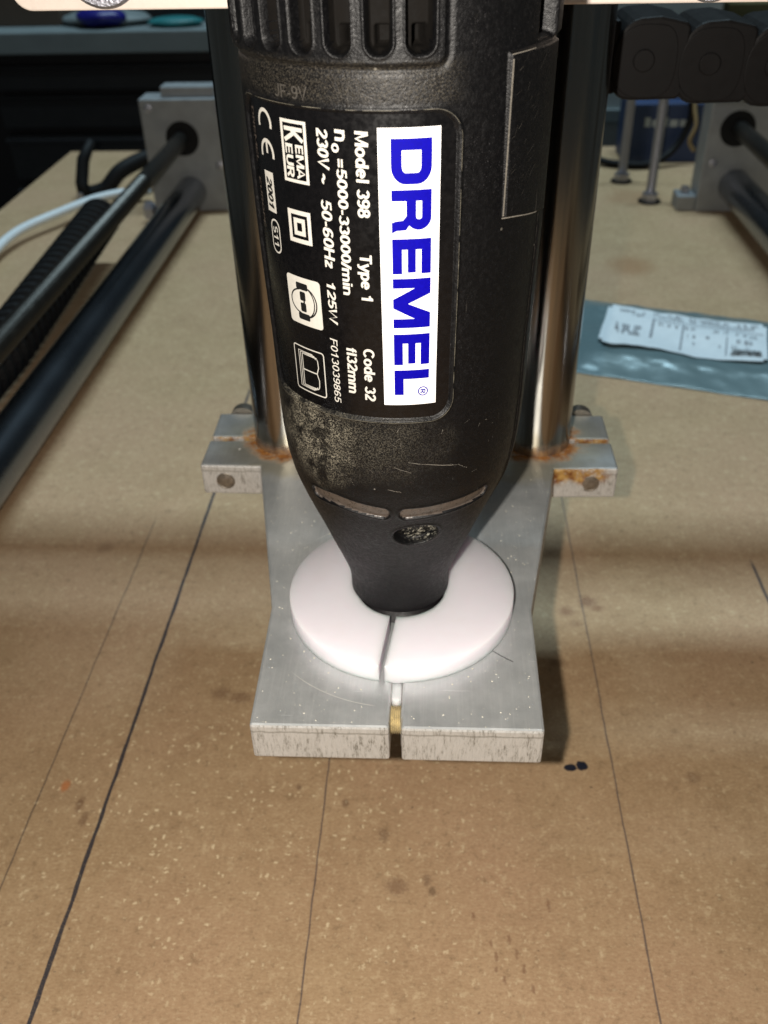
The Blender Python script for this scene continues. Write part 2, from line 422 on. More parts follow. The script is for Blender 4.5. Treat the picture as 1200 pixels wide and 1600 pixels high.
def mesh(name, V, F, mat, parent=None, smooth=True, origin=None, mats=None, fm=None, bevel=None, sharp=None):
    """link ONE mesh; vertices are in metres in the world, moved into the parent's frame"""
    me = bpy.data.meshes.new(name)
    V = np.asarray(V, dtype=float)
    o_ = np.zeros(3)
    if parent is not None:
        p = parent
        while p is not None:
            o_ = o_ + np.array(p.location); p = p.parent
    loc = np.zeros(3)
    if origin is not None:
        loc = np.array(origin) - o_
        V = V - np.array(origin)
    else:
        V = V - o_
    me.from_pydata(V.tolist(), [], [tuple(int(i) for i in f) for f in F])
    me.validate(clean_customdata=False)
    for m in (mats or [mat]): me.materials.append(m)
    if fm is not None and len(fm) == len(me.polygons):
        me.polygons.foreach_set('material_index', fm)
    me.polygons.foreach_set('use_smooth', [smooth] * len(me.polygons))
    if smooth and sharp:
        me.set_sharp_from_angle(angle=math.radians(sharp))
    me.update()
    o = bpy.data.objects.new(name, me)
    COL.objects.link(o)
    o.location = loc
    if parent is not None: o.parent = parent
    if bevel:
        b = o.modifiers.new('bevel', 'BEVEL'); b.width = bevel; b.segments = 2
        b.limit_method = 'ANGLE'; b.angle_limit = math.radians(35)
    return o

class MB:
    def __init__(s): s.V = []; s.F = []; s.M = []
    def add(s, V, F, m=0):
        n = len(s.V); s.V += [tuple(v) for v in V]; s.F += [tuple(i + n for i in f) for f in F]; s.M += [m] * len(F)
        return s
    def box(s, x0, x1, y0, y1, z0, z1, m=0):
        V = [(x0, y0, z0), (x1, y0, z0), (x1, y1, z0), (x0, y1, z0), (x0, y0, z1), (x1, y0, z1), (x1, y1, z1), (x0, y1, z1)]
        return s.add(V, [(0, 3, 2, 1), (4, 5, 6, 7), (0, 1, 5, 4), (1, 2, 6, 5), (2, 3, 7, 6), (3, 0, 4, 7)], m)
    def prism(s, pts, z0, z1, m=0, mside=None, axis='z'):
        """pts CCW polygon; extruded along axis"""
        n = len(pts)
        f = {'z': lambda p, h: (p[0], p[1], h), 'y': lambda p, h: (p[0], h, p[1]), 'x': lambda p, h: (h, p[0], p[1])}[axis]
        V = [f(p, z0) for p in pts] + [f(p, z1) for p in pts]
        F = [tuple(range(n))[::-1], tuple(range(n, 2 * n))]
        S = [(i, (i + 1) % n, n + (i + 1) % n, n + i) for i in range(n)]
        if axis == 'y':
            F = [g[::-1] for g in F]; S = [g[::-1] for g in S]
        s.add(V, F, m)
        base = len(s.V) - 2 * n
        s.F += [tuple(i + base for i in g) for g in S]; s.M += [m if mside is None else mside] * n
        return s
    def tube(s, pts, r, n=16, m=0, cap=True):
        """round bar through pts, r a number or one per point"""
        P = [Vector(p) for p in pts]
        R = [r] * len(P) if not hasattr(r, '__len__') else r
        V = []; up = None
        for i, p in enumerate(P):
            d = (P[min(i + 1, len(P) - 1)] - P[max(i - 1, 0)]).normalized()
            if up is None:
                up = Vector((0, 0, 1)) if abs(d.z) < .9 else Vector((1, 0, 0))
            a = (up - d * up.dot(d)).normalized(); b = d.cross(a); up = a
            for k in range(n):
                t = 2 * PI * k / n
                V.append(p + (a * math.cos(t) + b * math.sin(t)) * R[i])
        F = []
        for i in range(len(P) - 1):
            for k in range(n):
                F.append((i * n + k, (i + 1) * n + k, (i + 1) * n + (k + 1) % n, i * n + (k + 1) % n))
        if cap:
            F.append(tuple(range(n))); F.append(tuple(range(len(V) - n, len(V)))[::-1])
        return s.add(V, F, m)
    def build(s, name, mat, parent=None, smooth=False, **kw):
        mats = mat if isinstance(mat, list) else None
        return mesh(name, s.V, s.F, None if mats else mat, parent, smooth, mats=mats, fm=s.M, **kw)

# ================================================================== THE BOARD
TB = MB(); 
tb = MB().box(-0.375, 0.50, -0.25, 0.965, -0.018, 0.0).build('tabletop', M['board'], bevel=0.0008)
tag(tb, 'brown fibreboard machine bed with pencil lines and pale wood chips', 'board', kind='structure')
fl = MB().box(-2.5, 2.5, -1.0, 3.2, -0.72, -0.70).build('floor', M['floor'])
tag(fl, kind='structure')

# ================================================================== CLAMP PLATE
ZT, ZB = 0.086, 0.0749
plate = thing('clamp_plate', (-0.0076, 0.21, ZB), 'sawn aluminium plate with a front slot, clamped round both steel columns', 'clamp plate')
pts = [(-40.6, 137.3), (-9.0, 137.4), (-9.05, 140), (-8.9, 146), (-9.0, 183), (-6.5, 183), (-6.45, 146), (-6.6, 141.5), (-6.2, 140.2), (-6.35, 137.3),
       (25.6, 137.4), (25.9, 177.8), (38.4, 243.6), (58.4, 244.2), (58.4, 259.6), (36.0, 259.6), (36.0, 261.9), (58.2, 261.9), (58.2, 277.6),
       (-74.4, 277.6), (-74.2, 261.9), (-50.0, 261.9), (-50.0, 259.6), (-74.4, 259.6), (-74.5, 244.3), (-54.9, 243.9), (-41.4, 177.3)]
pts = [(a * MM, b * MM) for a, b in pts]
MB().prism(pts, ZB, ZT, 0, 1).build('plate', [M['alu'], M['cut']], plate, bevel=0.0007)
def screw_head(x, y, z, r, name, dome=False, parent=plate, mat='rustbolt', slot=True, out=-1, depth=0.0012):
    """small round head with its axis along y"""
    b = MB()
    prof = [(r, 0), (r, depth * .7), (r * .85, depth), (0.0001, depth)] if not dome else [(r, 0), (r * .96, depth * .4), (r * .75, depth * .8), (r * .35, depth), (0.0001, depth * 1.05)]
    V = []; n = 28
    for (q, h) in prof:
        for k in range(n):
            a = 2 * PI * k / n; V.append((x + q * math.cos(a), y + out * h, z + q * math.sin(a)))
    F = [(i * n + k, i * n + (k + 1) % n, (i + 1) * n + (k + 1) % n, (i + 1) * n + k) for i in range(len(prof) - 1) for k in range(n)]
    if out > 0: F = [f[::-1] for f in F]
    b.add(V, F)
    if slot and not dome:
        # hexagon socket
        hx = [(x + r * .45 * math.cos(PI / 3 * k), z + r * .45 * math.sin(PI / 3 * k)) for k in range(6)]
        b.prism(hx, y + out * depth * .98, y + out * (depth + .00006), 0, axis='y')
    return b.build(name, M[mat], parent, smooth=True, sharp=40)
def counterbore(x, y, z, r):
    n = 28; V = []; 
    for q, h in ((r * 1.28, -.00008), (r * 1.22, -.0003), (r * 1.02, -.0003), (r * 1.0, .0001)):
        for k in range(n):
            a = 2 * PI * k / n; V.append((x + q * math.cos(a), y + h, z + q * math.sin(a)))
    F = [(i * n + k, i * n + (k + 1) % n, (i + 1) * n + (k + 1) % n, (i + 1) * n + k) for i in range(3) for k in range(n)]
    return mesh('screw_rim', V, F, M['rustbolt'], plate)
for (x, z) in ((-0.0668, 0.0800), (0.0500, 0.0802)):
    screw_head(x, 0.2442, z, 0.0024, 'clamp_screw', depth=0.0004)
    counterbore(x, 0.2442, z, 0.0024)
for x in (-0.0665, 0.0505):
    # round nut heads on the back of the ears, standing proud of the plate
    o = MB().tube([(x, 0.2776, 0.0833), (x, 0.2815, 0.0833)], [0.0048, 0.0046], 24).build('clamp_nut', M['rustbolt'], plate, smooth=True, sharp=40)
# threaded rod across the front slot
tr = []; rr = []
k = 0
x = -0.0098
while x < -0.0056:
    tr.append((x, 0.1440, 0.0813)); rr.append(0.0034 if k % 2 == 0 else 0.0029); x += 0.00022; k += 1
MB().tube(tr, rr, 28).build('slot_screw', M['brass'], plate, smooth=False)
sh = []
for k in range(13):
    a = PI + PI * k / 12
    sh.append((-0.00775 + 0.00118 * math.cos(a), 0.1474 + 0.0012 * math.sin(a)))
sh += [(-0.00657, 0.156), (-0.00893, 0.156)]
MB().prism(sh, 0.0785, 0.0852, 0).build('slot_shim', M['disc'], plate, bevel=0.0003)

# ================================================================== STEEL COLUMNS
for i, (cx, cy) in enumerate(TUBES):
    n = 96; R = 0.0106
    col_ = thing('guide_column', (cx, cy, 0.074), ('polished steel column left of the black rotary tool, rust at its foot' if i == 0 else
                 'polished steel column right of the black rotary tool, bright streak near its foot'), 'steel column', 'steel columns behind the rotary tool')
    b = MB().tube([(cx, cy, 0.0741), (cx, cy, 0.0750), (cx, cy, 0.088), (cx, cy, 0.15), (cx, cy, 0.25), (cx, cy, 0.3995)], [R - .0008, R, R, R, R, R], n)
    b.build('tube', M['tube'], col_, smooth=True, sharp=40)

# ================================================================== PLASTIC DISC
dc = (-0.0076, 0.1797); DR = 0.0287; HR = 0.0113
z0, z1 = 0.08605, 0.0912
def slot_x(y, side):    # the sawn slit leans to the left towards the rim
    t_ = (0.170 - y) / 0.019
    return (-0.0099 - 0.0021 * t_) if side < 0 else (-0.0083 - 0.0024 * t_)
outer = []; inner = []
def on_circle(side, rad):
    lo, hi = dc[1] - rad, dc[1] - rad * .8
    y = dc[1] - rad
    for _ in range(40):
        x = slot_x(y, side); y = dc[1] - math.sqrt(max(0, rad * rad - (x - dc[0]) ** 2))
    return x, y
xr, yr = on_circle(1, DR); xl, yl = on_circle(-1, DR)
ar = math.atan2(yr - dc[1], xr - dc[0]); al = math.atan2(yl - dc[1], xl - dc[0]) + 2 * PI
xri, yri = on_circle(1, HR); xli, yli = on_circle(-1, HR)
ari = math.atan2(yri - dc[1], xri - dc[0]); ali = math.atan2(yli - dc[1], xli - dc[0]) + 2 * PI
N = 160
V = []; F = []
ch = 0.00022
prof = [(0, 0, z0), (1, 0, z0), (1, 0, z1 - ch), (1, ch, z1), (0, 0, z1)]
for i in range(N + 1):
    t_ = i / N
    ao = ar + (al - ar) * t_; ai = ari + (ali - ari) * t_
    for (wh, ins, z) in prof:
        rad = (DR - ins) if wh else HR; a = ao if wh else ai
        V.append((dc[0] + rad * math.cos(a), dc[1] + rad * math.sin(a), z))
m_ = len(prof)
for i in range(N):
    for k in range(m_):
        F.append((i * m_ + k, (i + 1) * m_ + k, (i + 1) * m_ + (k + 1) % m_, i * m_ + (k + 1) % m_))
F.append(tuple(range(m_))); F.append(tuple(range(N * m_, N * m_ + m_))[::-1])
_b = bmesh.new(); _v = [_b.verts.new(v) for v in V]
for f in F: _b.faces.new([_v[i] for i in f])
bmesh.ops.recalc_face_normals(_b, faces=_b.faces[:]); _b.verts.index_update()
F = [[v.index for v in f.verts] for f in _b.faces]; _b.free()
disc = mesh('plastic_disc', V, F, M['disc'], None, True, origin=(dc[0], dc[1], z0), sharp=50)
tag(disc, 'milky white plastic disc with a sawn slit, under the nose of the black tool', 'plastic disc')

# ================================================================== ROTARY TOOL
AX = np.array([-0.008, 0.1822])
PR = np.array([(85, 12.4), (95, 12.5), (98, 12.9), (101, 13.85), (105, 15.3), (109, 16.9), (115, 19.1), (120, 21.1), (125, 23), (130, 24.7), (136, 25.95), (142, 26.55), (150, 26.85),
               (165, 27.1), (175, 27.5), (185, 27.8), (200, 28), (230, 28.3), (300, 28.3)])
# smooth the profile
zz = np.linspace(85, 300, 2151)
rr_ = np.interp(zz, PR[:, 0], PR[:, 1])
ker = np.hanning(41); ker /= ker.sum()
rs_ = np.convolve(np.pad(rr_, 20, mode='edge'), ker, 'valid')
def rad(z_mm): return np.interp(z_mm, zz, rs_)
def shift(z_mm): return 0.7 * np.clip((z_mm - 100) / 50, 0, 1)
def surf(th, z_mm, off=0.0):
    """point on the tool's skin: th radians from the front, z in mm, off in mm"""
    r = (rad(z_mm) + shift(z_mm) * np.sin(th) + off) * MM
    return np.stack([AX[0] + r * np.sin(th), AX[1] - r * np.cos(th), z_mm * MM + 0 * th], -1)
def sst(v, a, b):
    t_ = np.clip((v - a) / (b - a), 0, 1); return t_ * t_ * (3 - 2 * t_)
def rrect(s, z, s0, s1, za, zb, r):
    cx, cy = (s0 + s1) / 2, (za + zb) / 2; hx, hy = (s1 - s0) / 2 - r, (zb - za) / 2 - r
    dx, dy = np.abs(s - cx) - hx, np.abs(z - cy) - hy
    return np.hypot(np.maximum(dx, 0), np.maximum(dy, 0)) + np.minimum(np.maximum(dx, dy), 0) - r
LP = (-33.0, 11.8, 154.6, 211.2, 4.2)     # label recess: s from, to, z from, to, corner
def seg(s, z, a, b):
    p = np.array(a); d = np.array(b) - p; L = d @ d
    t_ = np.clip(((s - p[0]) * d[0] + (z - p[1]) * d[1]) / L, 0, 1)
    return np.hypot(s - p[0] - t_ * d[0], z - p[1] - t_ * d[1])
def capsule_path(deg, z, path, w):
    d = None
    for a, b in zip(path[:-1], path[1:]):
        q = seg(deg * .42, z, (a[0] * .42, a[1]), (b[0] * .42, b[1]))
        d = q if d is None else np.minimum(d, q)
    return d - w
def disp(th, z):
    s = 27.5 * th; deg = np.degrees(th)
    d = np.zeros_like(s + z)
    # label recess and its bead
    q = rrect(s, z, *LP)
    d = d - 0.45 * (1 - sst(q, -0.25, 0.05))
    d = d + 0.28 * np.exp(-((q - 0.42) / 0.28) ** 2)
    # vent field: raised block with rounded lower corner, over a shallow step
    v = rrect(s, z, -48, 9.2, 218.0, 262, 1.6)
    d = d + 0.75 * (1 - sst(v, -0.35, 0.15))
    d = d - 0.3 * np.exp(-((v - 0.7) / 0.5) ** 2)
    for k in range(8):
        c = 5.35 - 6.12 * k
        hw = 2.15 if k == 0 else 2.0
        q = rrect(s, z, c - hw, c + hw, 219.4, 256, 1.95)
        d = d - 3.4 * (1 - sst(q, -0.45, 0.10))
        q2 = rrect(s, z, c - 0.9, c + 1.6, 220.2, 223.3, 0.25)
        d = d - 5.0 * (1 - sst(q2, -0.2, 0.05))
        d = d + 0.22 * np.exp(-((rrect(s, z, c - hw, c + hw, 219.4, 256, 1.95) - 0.15) / 0.2) ** 2)
    # raised side panel with slanted foot
    zlo = 192.1 - (deg - 42.4) * 0.085
    q = np.maximum.reduce([42.3 * .49 - deg * .49 + 0.03 * (218 - z), deg * .49 - 76 * .49, zlo - z, z - (218.6 - 0.0 * deg)])
    d = d + 0.85 * (1 - sst(q, -0.35, 0.05))
    q = np.maximum.reduce([58.5 - deg, deg - 70, 219.6 - z, z - 236]) * .49
    d = d - 3.0 * (1 - sst(q, -0.3, 0.1))
    q = np.maximum.reduce([70.2 - deg, deg - 80, 218.8 - z, z - 240]) * .49
    d = d + 0.9 * (1 - sst(q, -0.4, 0.1))
    # mould seam flash
    sm = np.exp(-((deg - 71.5) / 0.55) ** 2) * sst(z, 118, 124) * (1 - sst(z, 189.6, 190.2))
    d = d + 0.16 * sm
    d = d + 0.9 * sst(deg, 72, 73) * sst(z, 120, 130) * (1 - sst(z, 186, 190.5)) * (1 - sst(deg, 100, 120)) * 0.5
    # two long air slots over the nose
    dl = capsule_path(deg, z, [(-43.5, 131.2), (-30, 131.7), (-18, 131.0), (-6, 130.4)], 1.7)
    dr = capsule_path(deg, z, [(6.2, 130.3), (15, 130.4), (28, 130.6), (40, 130.7), (48.5, 130.9)], 1.65)
    for q in (dl, dr):
        d = d - 0.62 * (1 - sst(q, -0.4, 0.05))
        d = d + 0.15 * np.exp(-((q - 0.25) / 0.25) ** 2)
    # round lock-button hole
    q = np.hypot((deg - 12.2) * .385 / 5.5, (z - 122.5) / 3.7)
    d = d - 2.3 * (1 - sst(q, 0.80, 0.95))
    d = d + 0.14 * np.exp(-((q - 1.02) / 0.07) ** 2)
    # rubber nose cone step
    d = d - 0.25 * sst(-z, -91.6, -91.2) ** 2
    return d
thg = np.concatenate([np.radians(np.arange(-180, -88, 3)), np.radians(np.arange(-88, 90, 0.36)), np.radians(np.arange(90, 180, 3))])
zg = np.concatenate([np.arange(91.18, 93, 0.1), np.arange(93, 118, 0.5), np.arange(118, 135, 0.22), np.arange(135, 153, 0.5), np.arange(153, 157, .25), np.arange(157, 189, 0.8), np.arange(189, 193, .25), np.arange(193, 209, 0.8),
                     np.arange(209, 228, 0.22), np.arange(228, 264, 0.6), np.arange(264, 296, 3), np.array([296.0])])
TH, ZZ = np.meshgrid(thg, zg)
D = disp(TH, ZZ)
D = D + 0.012 * rng.standard_normal(D.shape)
P = surf(TH, ZZ, D)
nz_, nt = TH.shape
V = P.reshape(-1, 3).tolist()
idx = np.arange(nz_ * nt).reshape(nz_, nt)
a = idx[:-1, :]; b = idx[1:, :]
F = np.stack([a, np.roll(a, -1, 1), np.roll(b, -1, 1), b], -1).reshape(-1, 4).tolist()
# close the two ends
V.append((AX[0], AX[1], 0.09118)); V.append((AX[0], AX[1], 0.300))
F += [(int(idx[0, (j + 1) % nt]), int(idx[0, j]), len(V) - 2) for j in range(nt)]
F += [(int(idx[-1, j]), int(idx[-1, (j + 1) % nt]), len(V) - 1) for j in range(nt)]
# recess floors take a smoother, browner plastic
Dc = (D[:-1, :] + D[1:, :] + np.roll(D, -1, 1)[:-1, :] + np.roll(D, -1, 1)[1:, :]) / 4
Zc = ZZ[:-1, :]; Tc = np.degrees(TH[:-1, :])
fm = (((Dc < -0.35) & (Zc > 128) & (Zc < 134) & (np.abs(Tc) < 75)).astype(int) + 2 * ((Dc < -1.4) & (Zc > 219) & (np.abs(Tc) < 75)).astype(int)).reshape(-1).tolist() + [0] * (2 * nt)
tool = thing('rotary_tool', (AX[0], AX[1], 0.0905), 'black corded rotary tool held upright, white label with big blue lettering', 'rotary tool')
bd = mesh('body', V, F, None, tool, True, mats=[M['body'], M['smoke'], M['vent']], fm=fm)

# threaded collar seen down the slit in the disc
cp = []; cr = []
for k in range(19):
    cp.append((AX[0], AX[1], 0.0765 + k * 0.00078)); cr.append(0.0112 if k % 2 else 0.0104)
MB().tube(cp, cr, 64).build('threaded_collar', M['body'], tool, smooth=False)
MB().tube([(AX[0], AX[1], 0.0475), (AX[0], AX[1], 0.050), (AX[0], AX[1], 0.062), (AX[0], AX[1], 0.0765)], [0.003, 0.0045, 0.0045, 0.006], 24).build('collet', M['rod'], tool, smooth=True, sharp=40)

# ---- label and prints, wrapped on the skin: s = mm round the front, z = mm up
def wrap(name, bm, mat, parent, off):
    """bm in (s, z) mm; cut fine enough to bend round the body"""
    vs = [v.co.x for v in bm.verts]; zs = [v.co.y for v in bm.verts]
    for lo, hi, ax_, st in ((min(vs), max(vs), 0, 0.9), (min(zs), max(zs), 1, 4.0)):
        p = math.floor(lo / st) * st + st
        while p < hi:
            co = (p, 0, 0) if ax_ == 0 else (0, p, 0); no = (1, 0, 0) if ax_ == 0 else (0, 1, 0)
            bmesh.ops.bisect_plane(bm, geom=bm.verts[:] + bm.edges[:] + bm.faces[:], plane_co=co, plane_no=no)
            p += st
    S = np.array([v.co.x for v in bm.verts]) / 27.5; Z = np.array([v.co.y for v in bm.verts]); off = off + np.array([v.co.z for v in bm.verts])
    bm.verts.index_update()
    P = surf(S, Z, off)
    F = [[v.index for v in f.verts] for f in bm.faces]
    F2 = []
    for f in F:   # wind outward
        p = [Vector(P[i]) for i in f[:3]]
        nn = (p[1] - p[0]).cross(p[2] - p[0])
        rdir = Vector((p[0].x - AX[0], p[0].y - AX[1], 0))
        F2.append(f if nn.dot(rdir) > 0 else f[::-1])
    o = mesh(name, P, F2, mat, parent, True)
    bm.free()
    return o
def poly_bm(polys, bm=None):
    bm = bm or bmesh.new()
    for p in polys:
        bm.faces.new([bm.verts.new((q[0], q[1], 0)) for q in p])
    return bm
def rect(s0, s1, za, zb): return [(s0, za), (s1, za), (s1, zb), (s0, zb)]
def rr_pts(s0, s1, za, zb, r, n=6):
    out = []
    for (cx, cy, a0) in ((s1 - r, zb - r, 0), (s0 + r, zb - r, 90), (s0 + r, za + r, 180), (s1 - r, za + r, 270)):
        for k in range(n + 1):
            a = math.radians(a0 + 90 * k / n); out.append((cx + r * math.cos(a), cy + r * math.sin(a)))
    return out
def ring_polys(outer, inner):
    n = len(outer)
    return [[outer[i], outer[(i + 1) % n], inner[(i + 1) % n], inner[i]] for i in range(n)]
def stroke(path, w, closed=False):
    """polyline band"""
    P_ = [Vector((*p, 0)) for p in path]; n = len(P_); L = []; Rr = []
    for i in range(n):
        a_ = P_[(i - 1) % n] if (closed or i > 0) else P_[i]; b_ = P_[(i + 1) % n] if (closed or i < n - 1) else P_[i]
        d = (b_ - a_).normalized(); nn = Vector((-d.y, d.x, 0)) * w / 2
        L.append(P_[i] + nn); Rr.append(P_[i] - nn)
    out = []
    for i in range(n if closed else n - 1):
        j = (i + 1) % n
        out.append([tuple(L[i])[:2], tuple(L[j])[:2], tuple(Rr[j])[:2], tuple(Rr[i])[:2]])
    return out
def E_(cx, cy, rx, ry, a0, a1, n=None):
    n = n or max(4, int(abs(a1 - a0) / 18))
    return [(cx + rx * math.cos(math.radians(a0 + (a1 - a0) * k / n)), cy + ry * math.sin(math.radians(a0 + (a1 - a0) * k / n))) for k in range(n + 1)]
def O_(cx, cy, rx, ry): return ('c', E_(cx, cy, rx, ry, 0, 360, 24)[:-1])
GL = {
 '0': (.56, [O_(.27, .5, .19, .42)]), '1': (.56, [[(.07, .70), (.20, .75), (.29, .90)], [(.31, 0), (.31, 1)]]),
 '2': (.56, [E_(.27, .70, .19, .215, 170, -38) + [(.10, .13)], [(.03, .085), (.50, .085)]]),
 '3': (.56, [E_(.26, .71, .175, .205, 160, -75), E_(.26, .30, .20, .215, 80, -160)]),
 '5': (.56, [[(.46, .915), (.14, .915), (.10, .47)] + E_(.265, .33, .20, .245, 125, -155)]),
 '6': (.56, [O_(.275, .31, .19, .225), E_(.30, .52, .215, .395, 48, 190)]), '9': (.56, [O_(.265, .69, .19, .225), E_(.24, .48, .215, .395, 228, 370)]),
 '7': (.56, [[(.03, .915), (.50, .915)], [(.46, .85), (.2, 0)]]), '8': (.56, [O_(.27, .725, .165, .19), O_(.27, .295, .195, .21)]),
 '-': (.36, [[(.04, .36), (.31, .36)]]), '=': (.58, [[(.05, .56), (.50, .56)], [(.05, .26), (.50, .26)]]), '/': (.32, [[(.02, -.02), (.29, 1.0)]]),
 '~': (.60, [E_(.17, .36, .12, .13, 180, 20) + E_(.40, .43, .12, .13, 200, 360)]),
 'M': (.86, [[(.10, 0), (.10, 1)], [(.75, 0), (.75, 1)], [(.13, 1), (.425, .08), (.72, 1)]]),
 'o': (.60, [O_(.29, .365, .20, .285)]), 'd': (.60, [O_(.27, .365, .185, .285), [(.48, 0), (.48, 1)]]),
 'e': (.58, [[(.08, .38), (.49, .38)] + E_(.28, .365, .20, .285, 5, 318)]), 'l': (.27, [[(.13, 0), (.13, 1)]]),
 'T': (.60, [[(.0, .915), (.58, .915)], [(.29, .0), (.29, .915)]]), 'y': (.55, [[(.04, .73), (.27, .05)], [(.51, .73), (.26, -.02), (.20, -.15), (.06, -.15)]]),
 'p': (.60, [[(.10, -.24), (.10, .73)], O_(.31, .365, .185, .285)]), 'C': (.72, [E_(.37, .5, .275, .42, 38, 322)]),
 'n': (.58, [[(.10, 0), (.10, .73)], E_(.285, .45, .185, .205, 175, 0) + [(.47, 0)]]),
 'm': (.88, [[(.10, 0), (.10, .73)], E_(.265, .47, .165, .19, 175, 0) + [(.43, 0)], E_(.595, .47, .165, .19, 175, 0) + [(.76, 0)]]),
 'i': (.26, [[(.13, 0), (.13, .73)], [(.13, .86), (.13, 1.02)]]), 'f': (.36, [[(.17, 0), (.17, .78)] + E_(.31, .80, .14, .13, 170, 95), [(.02, .64), (.33, .64)]]),
 'V': (.64, [[(.04, 1), (.31, .04), (.58, 1)]]), 'H': (.70, [[(.10, 0), (.10, 1)], [(.58, 0), (.58, 1)], [(.1, .52), (.58, .52)]]),
 'z': (.50, [[(.05, .645), (.43, .645)], [(.40, .60), (.09, .13)], [(.05, .085), (.46, .085)]]), 'W': (.92, [[(.03, 1), (.22, .06), (.45, .94), (.68, .06), (.87, 1)]]),
 'F': (.58, [[(.10, 0), (.10, 1)], [(.1, .915), (.54, .915)], [(.1, .50), (.48, .50)]]), 'K': (.64, [[(.10, 0), (.10, 1)], [(.56, 1), (.13, .42)], [(.24, .56), (.58, 0)]]),
 'E': (.62, [[(.10, 0), (.10, 1)], [(.1, .915), (.55, .915)], [(.1, .50), (.52, .50)], [(.1, .085), (.56, .085)]]), 'A': (.66, [[(.04, 0), (.32, 1), (.60, 0)], [(.14, .30), (.50, .30)]]),
 'U': (.66, [[(.10, 1), (.10, .34)] + E_(.32, .33, .22, .245, 180, 360) + [(.54, 1)]]), 'R': (.64, [[(.10, 0), (.10, 1)], [(.10, .915), (.34, .915)] + E_(.36, .70, .17, .215, 80, -80) + [(.10, .485)], [(.34, .46), (.55, 0)]]),
 'S': (.62, [E_(.30, .71, .19, .205, 30, 240) + E_(.31, .29, .20, .215, 70, -150)]), 'J': (.5, [[(.38, 1), (.38, .28)] + E_(.21, .28, .17, .2, 0, -160)]),
 'D': (.68, [[(.10, 0), (.10, 1)], [(.1, .915), (.30, .915)] + E_(.33, .5, .24, .415, 80, -80) + [(.1, .085)]]), 'P': (.6, [[(.10, 0), (.10, 1)], [(.10, .915), (.34, .915)] + E_(.36, .70, .17, .215, 80, -80) + [(.10, .485)]]),
 'O': (.74, [O_(.35, .5, .26, .42)]), 'L': (.54, [[(.10, 0), (.10, 1)], [(.10, .085), (.50, .085)]]), ' ': (.34, []),
}
def glyph_bm(txt, s0, s1, z_start, z_end, w_=.165, slant=0.0):
    """printed letters from strokes: up is +s, reading runs towards -z"""
    adv = 0; items = []
    for c_ in txt:
        a_, st = GL[c_]
        for q in st:
            closed = isinstance(q, tuple)
            items.append(([(x + adv + y * slant, y) for x, y in (q[1] if closed else q)], closed))
        adv += a_
    total = adv - .06; bm = bmesh.new()
    kx = abs(z_start - z_end) / total; ky = s1 - s0
    for i, (p, closed) in enumerate(items):
        h = .0035 * (i % 3)
        for q in stroke(p, w_, closed):
            bm.faces.new([bm.verts.new((s0 + y * ky, z_start - x * kx, h)) for (x, y) in q])
    return bm
LAB = -0.45
bm = poly_bm([rr_pts(LP[0] + .25, LP[1] - .25, LP[2] + .25, LP[3] - .25, LP[4] - .3, 8)])
lab = wrap('rating_label', bm, M['panel'], tool, LAB + .04)
bm = poly_bm([rect(-1.42, 8.85, 157.9, 208.9)])
strip = wrap('logo_strip', bm, M['white'], lab, LAB + .08)
# big letters, drawn as outlines: up = +s, reading = -z
B0, B1 = 0.68, 7.42
def LZ(z_top, polys_uv, wz):
    """polys in letter space: u 0..1 along reading, v 0..1 up"""
    return [[(B0 + v * (B1 - B0), z_top - u * wz) for (u, v) in p] for p in polys_uv]
def quad(u0, v0, u1, v1): return [(u0, v0), (u1, v0), (u1, v1), (u0, v1)]
def arc_band(cu, cv, ru, rv, wu, wv, a0, a1, n=8):
    out = []
    for k in range(n):
        A = math.radians(a0 + (a1 - a0) * k / n); Bq = math.radians(a0 + (a1 - a0) * (k + 1) / n)
        f = lambda a, i: (cu + (ru - (wu if i else 0)) * math.cos(a), cv + (rv - (wv if i else 0)) * math.sin(a))
        out.append([f(A, 0), f(Bq, 0), f(Bq, 1), f(A, 1)])
    return out
def letter_D(w_):
    su, sv = 1.85 / w_, 1.75 / 6.6
    ru, rv = .40, .36
    p = [quad(0, 0, su, 1), quad(su, 1 - sv, 1 - ru, 1), quad(su, 0, 1 - ru, sv), quad(1 - su, rv, 1, 1 - rv)]
    p += arc_band(1 - ru, 1 - rv, ru, rv, su, sv, 0, 90) + arc_band(1 - ru, rv, ru, rv, su, sv, -90, 0)
    return p
def letter_R(w_):
    su, sv = 1.85 / w_, 1.6 / 6.6
    ru, rv = .30, .315
    p = [quad(0, 0, su, 1), quad(su, 1 - sv, .93 - ru, 1), quad(su, .37, .93 - ru, .37 + sv)]
    p += arc_band(.93 - ru, 1 - rv, ru, rv, su, sv, 0, 90) + arc_band(.93 - ru, .37 + rv, ru, rv, su, sv, -90, 0)
    leg_o = [(.62, .40), (.90, .40), (.93, .30), (.94, .10), (1.0, 0), (.76, 0), (.72, .10), (.70, .26), (.62, .37)]
    p += [[(.60, .37), (.74, .50), (.93, .36), (.70, .28)], [(.70, .28), (.93, .36), (.945, .12), (.715, .10)], [(.715, .10), (.945, .12), (1.0, 0), (.755, 0)]]
    return p
def letter_E(w_):
    su, sv = 1.9 / w_, 1.65 / 6.6
    return [quad(0, 0, su, 1), quad(su, 1 - sv, 1, 1), quad(su, .5 - sv * .42, .96, .5 + sv * .42), quad(su, 0, 1, sv)]
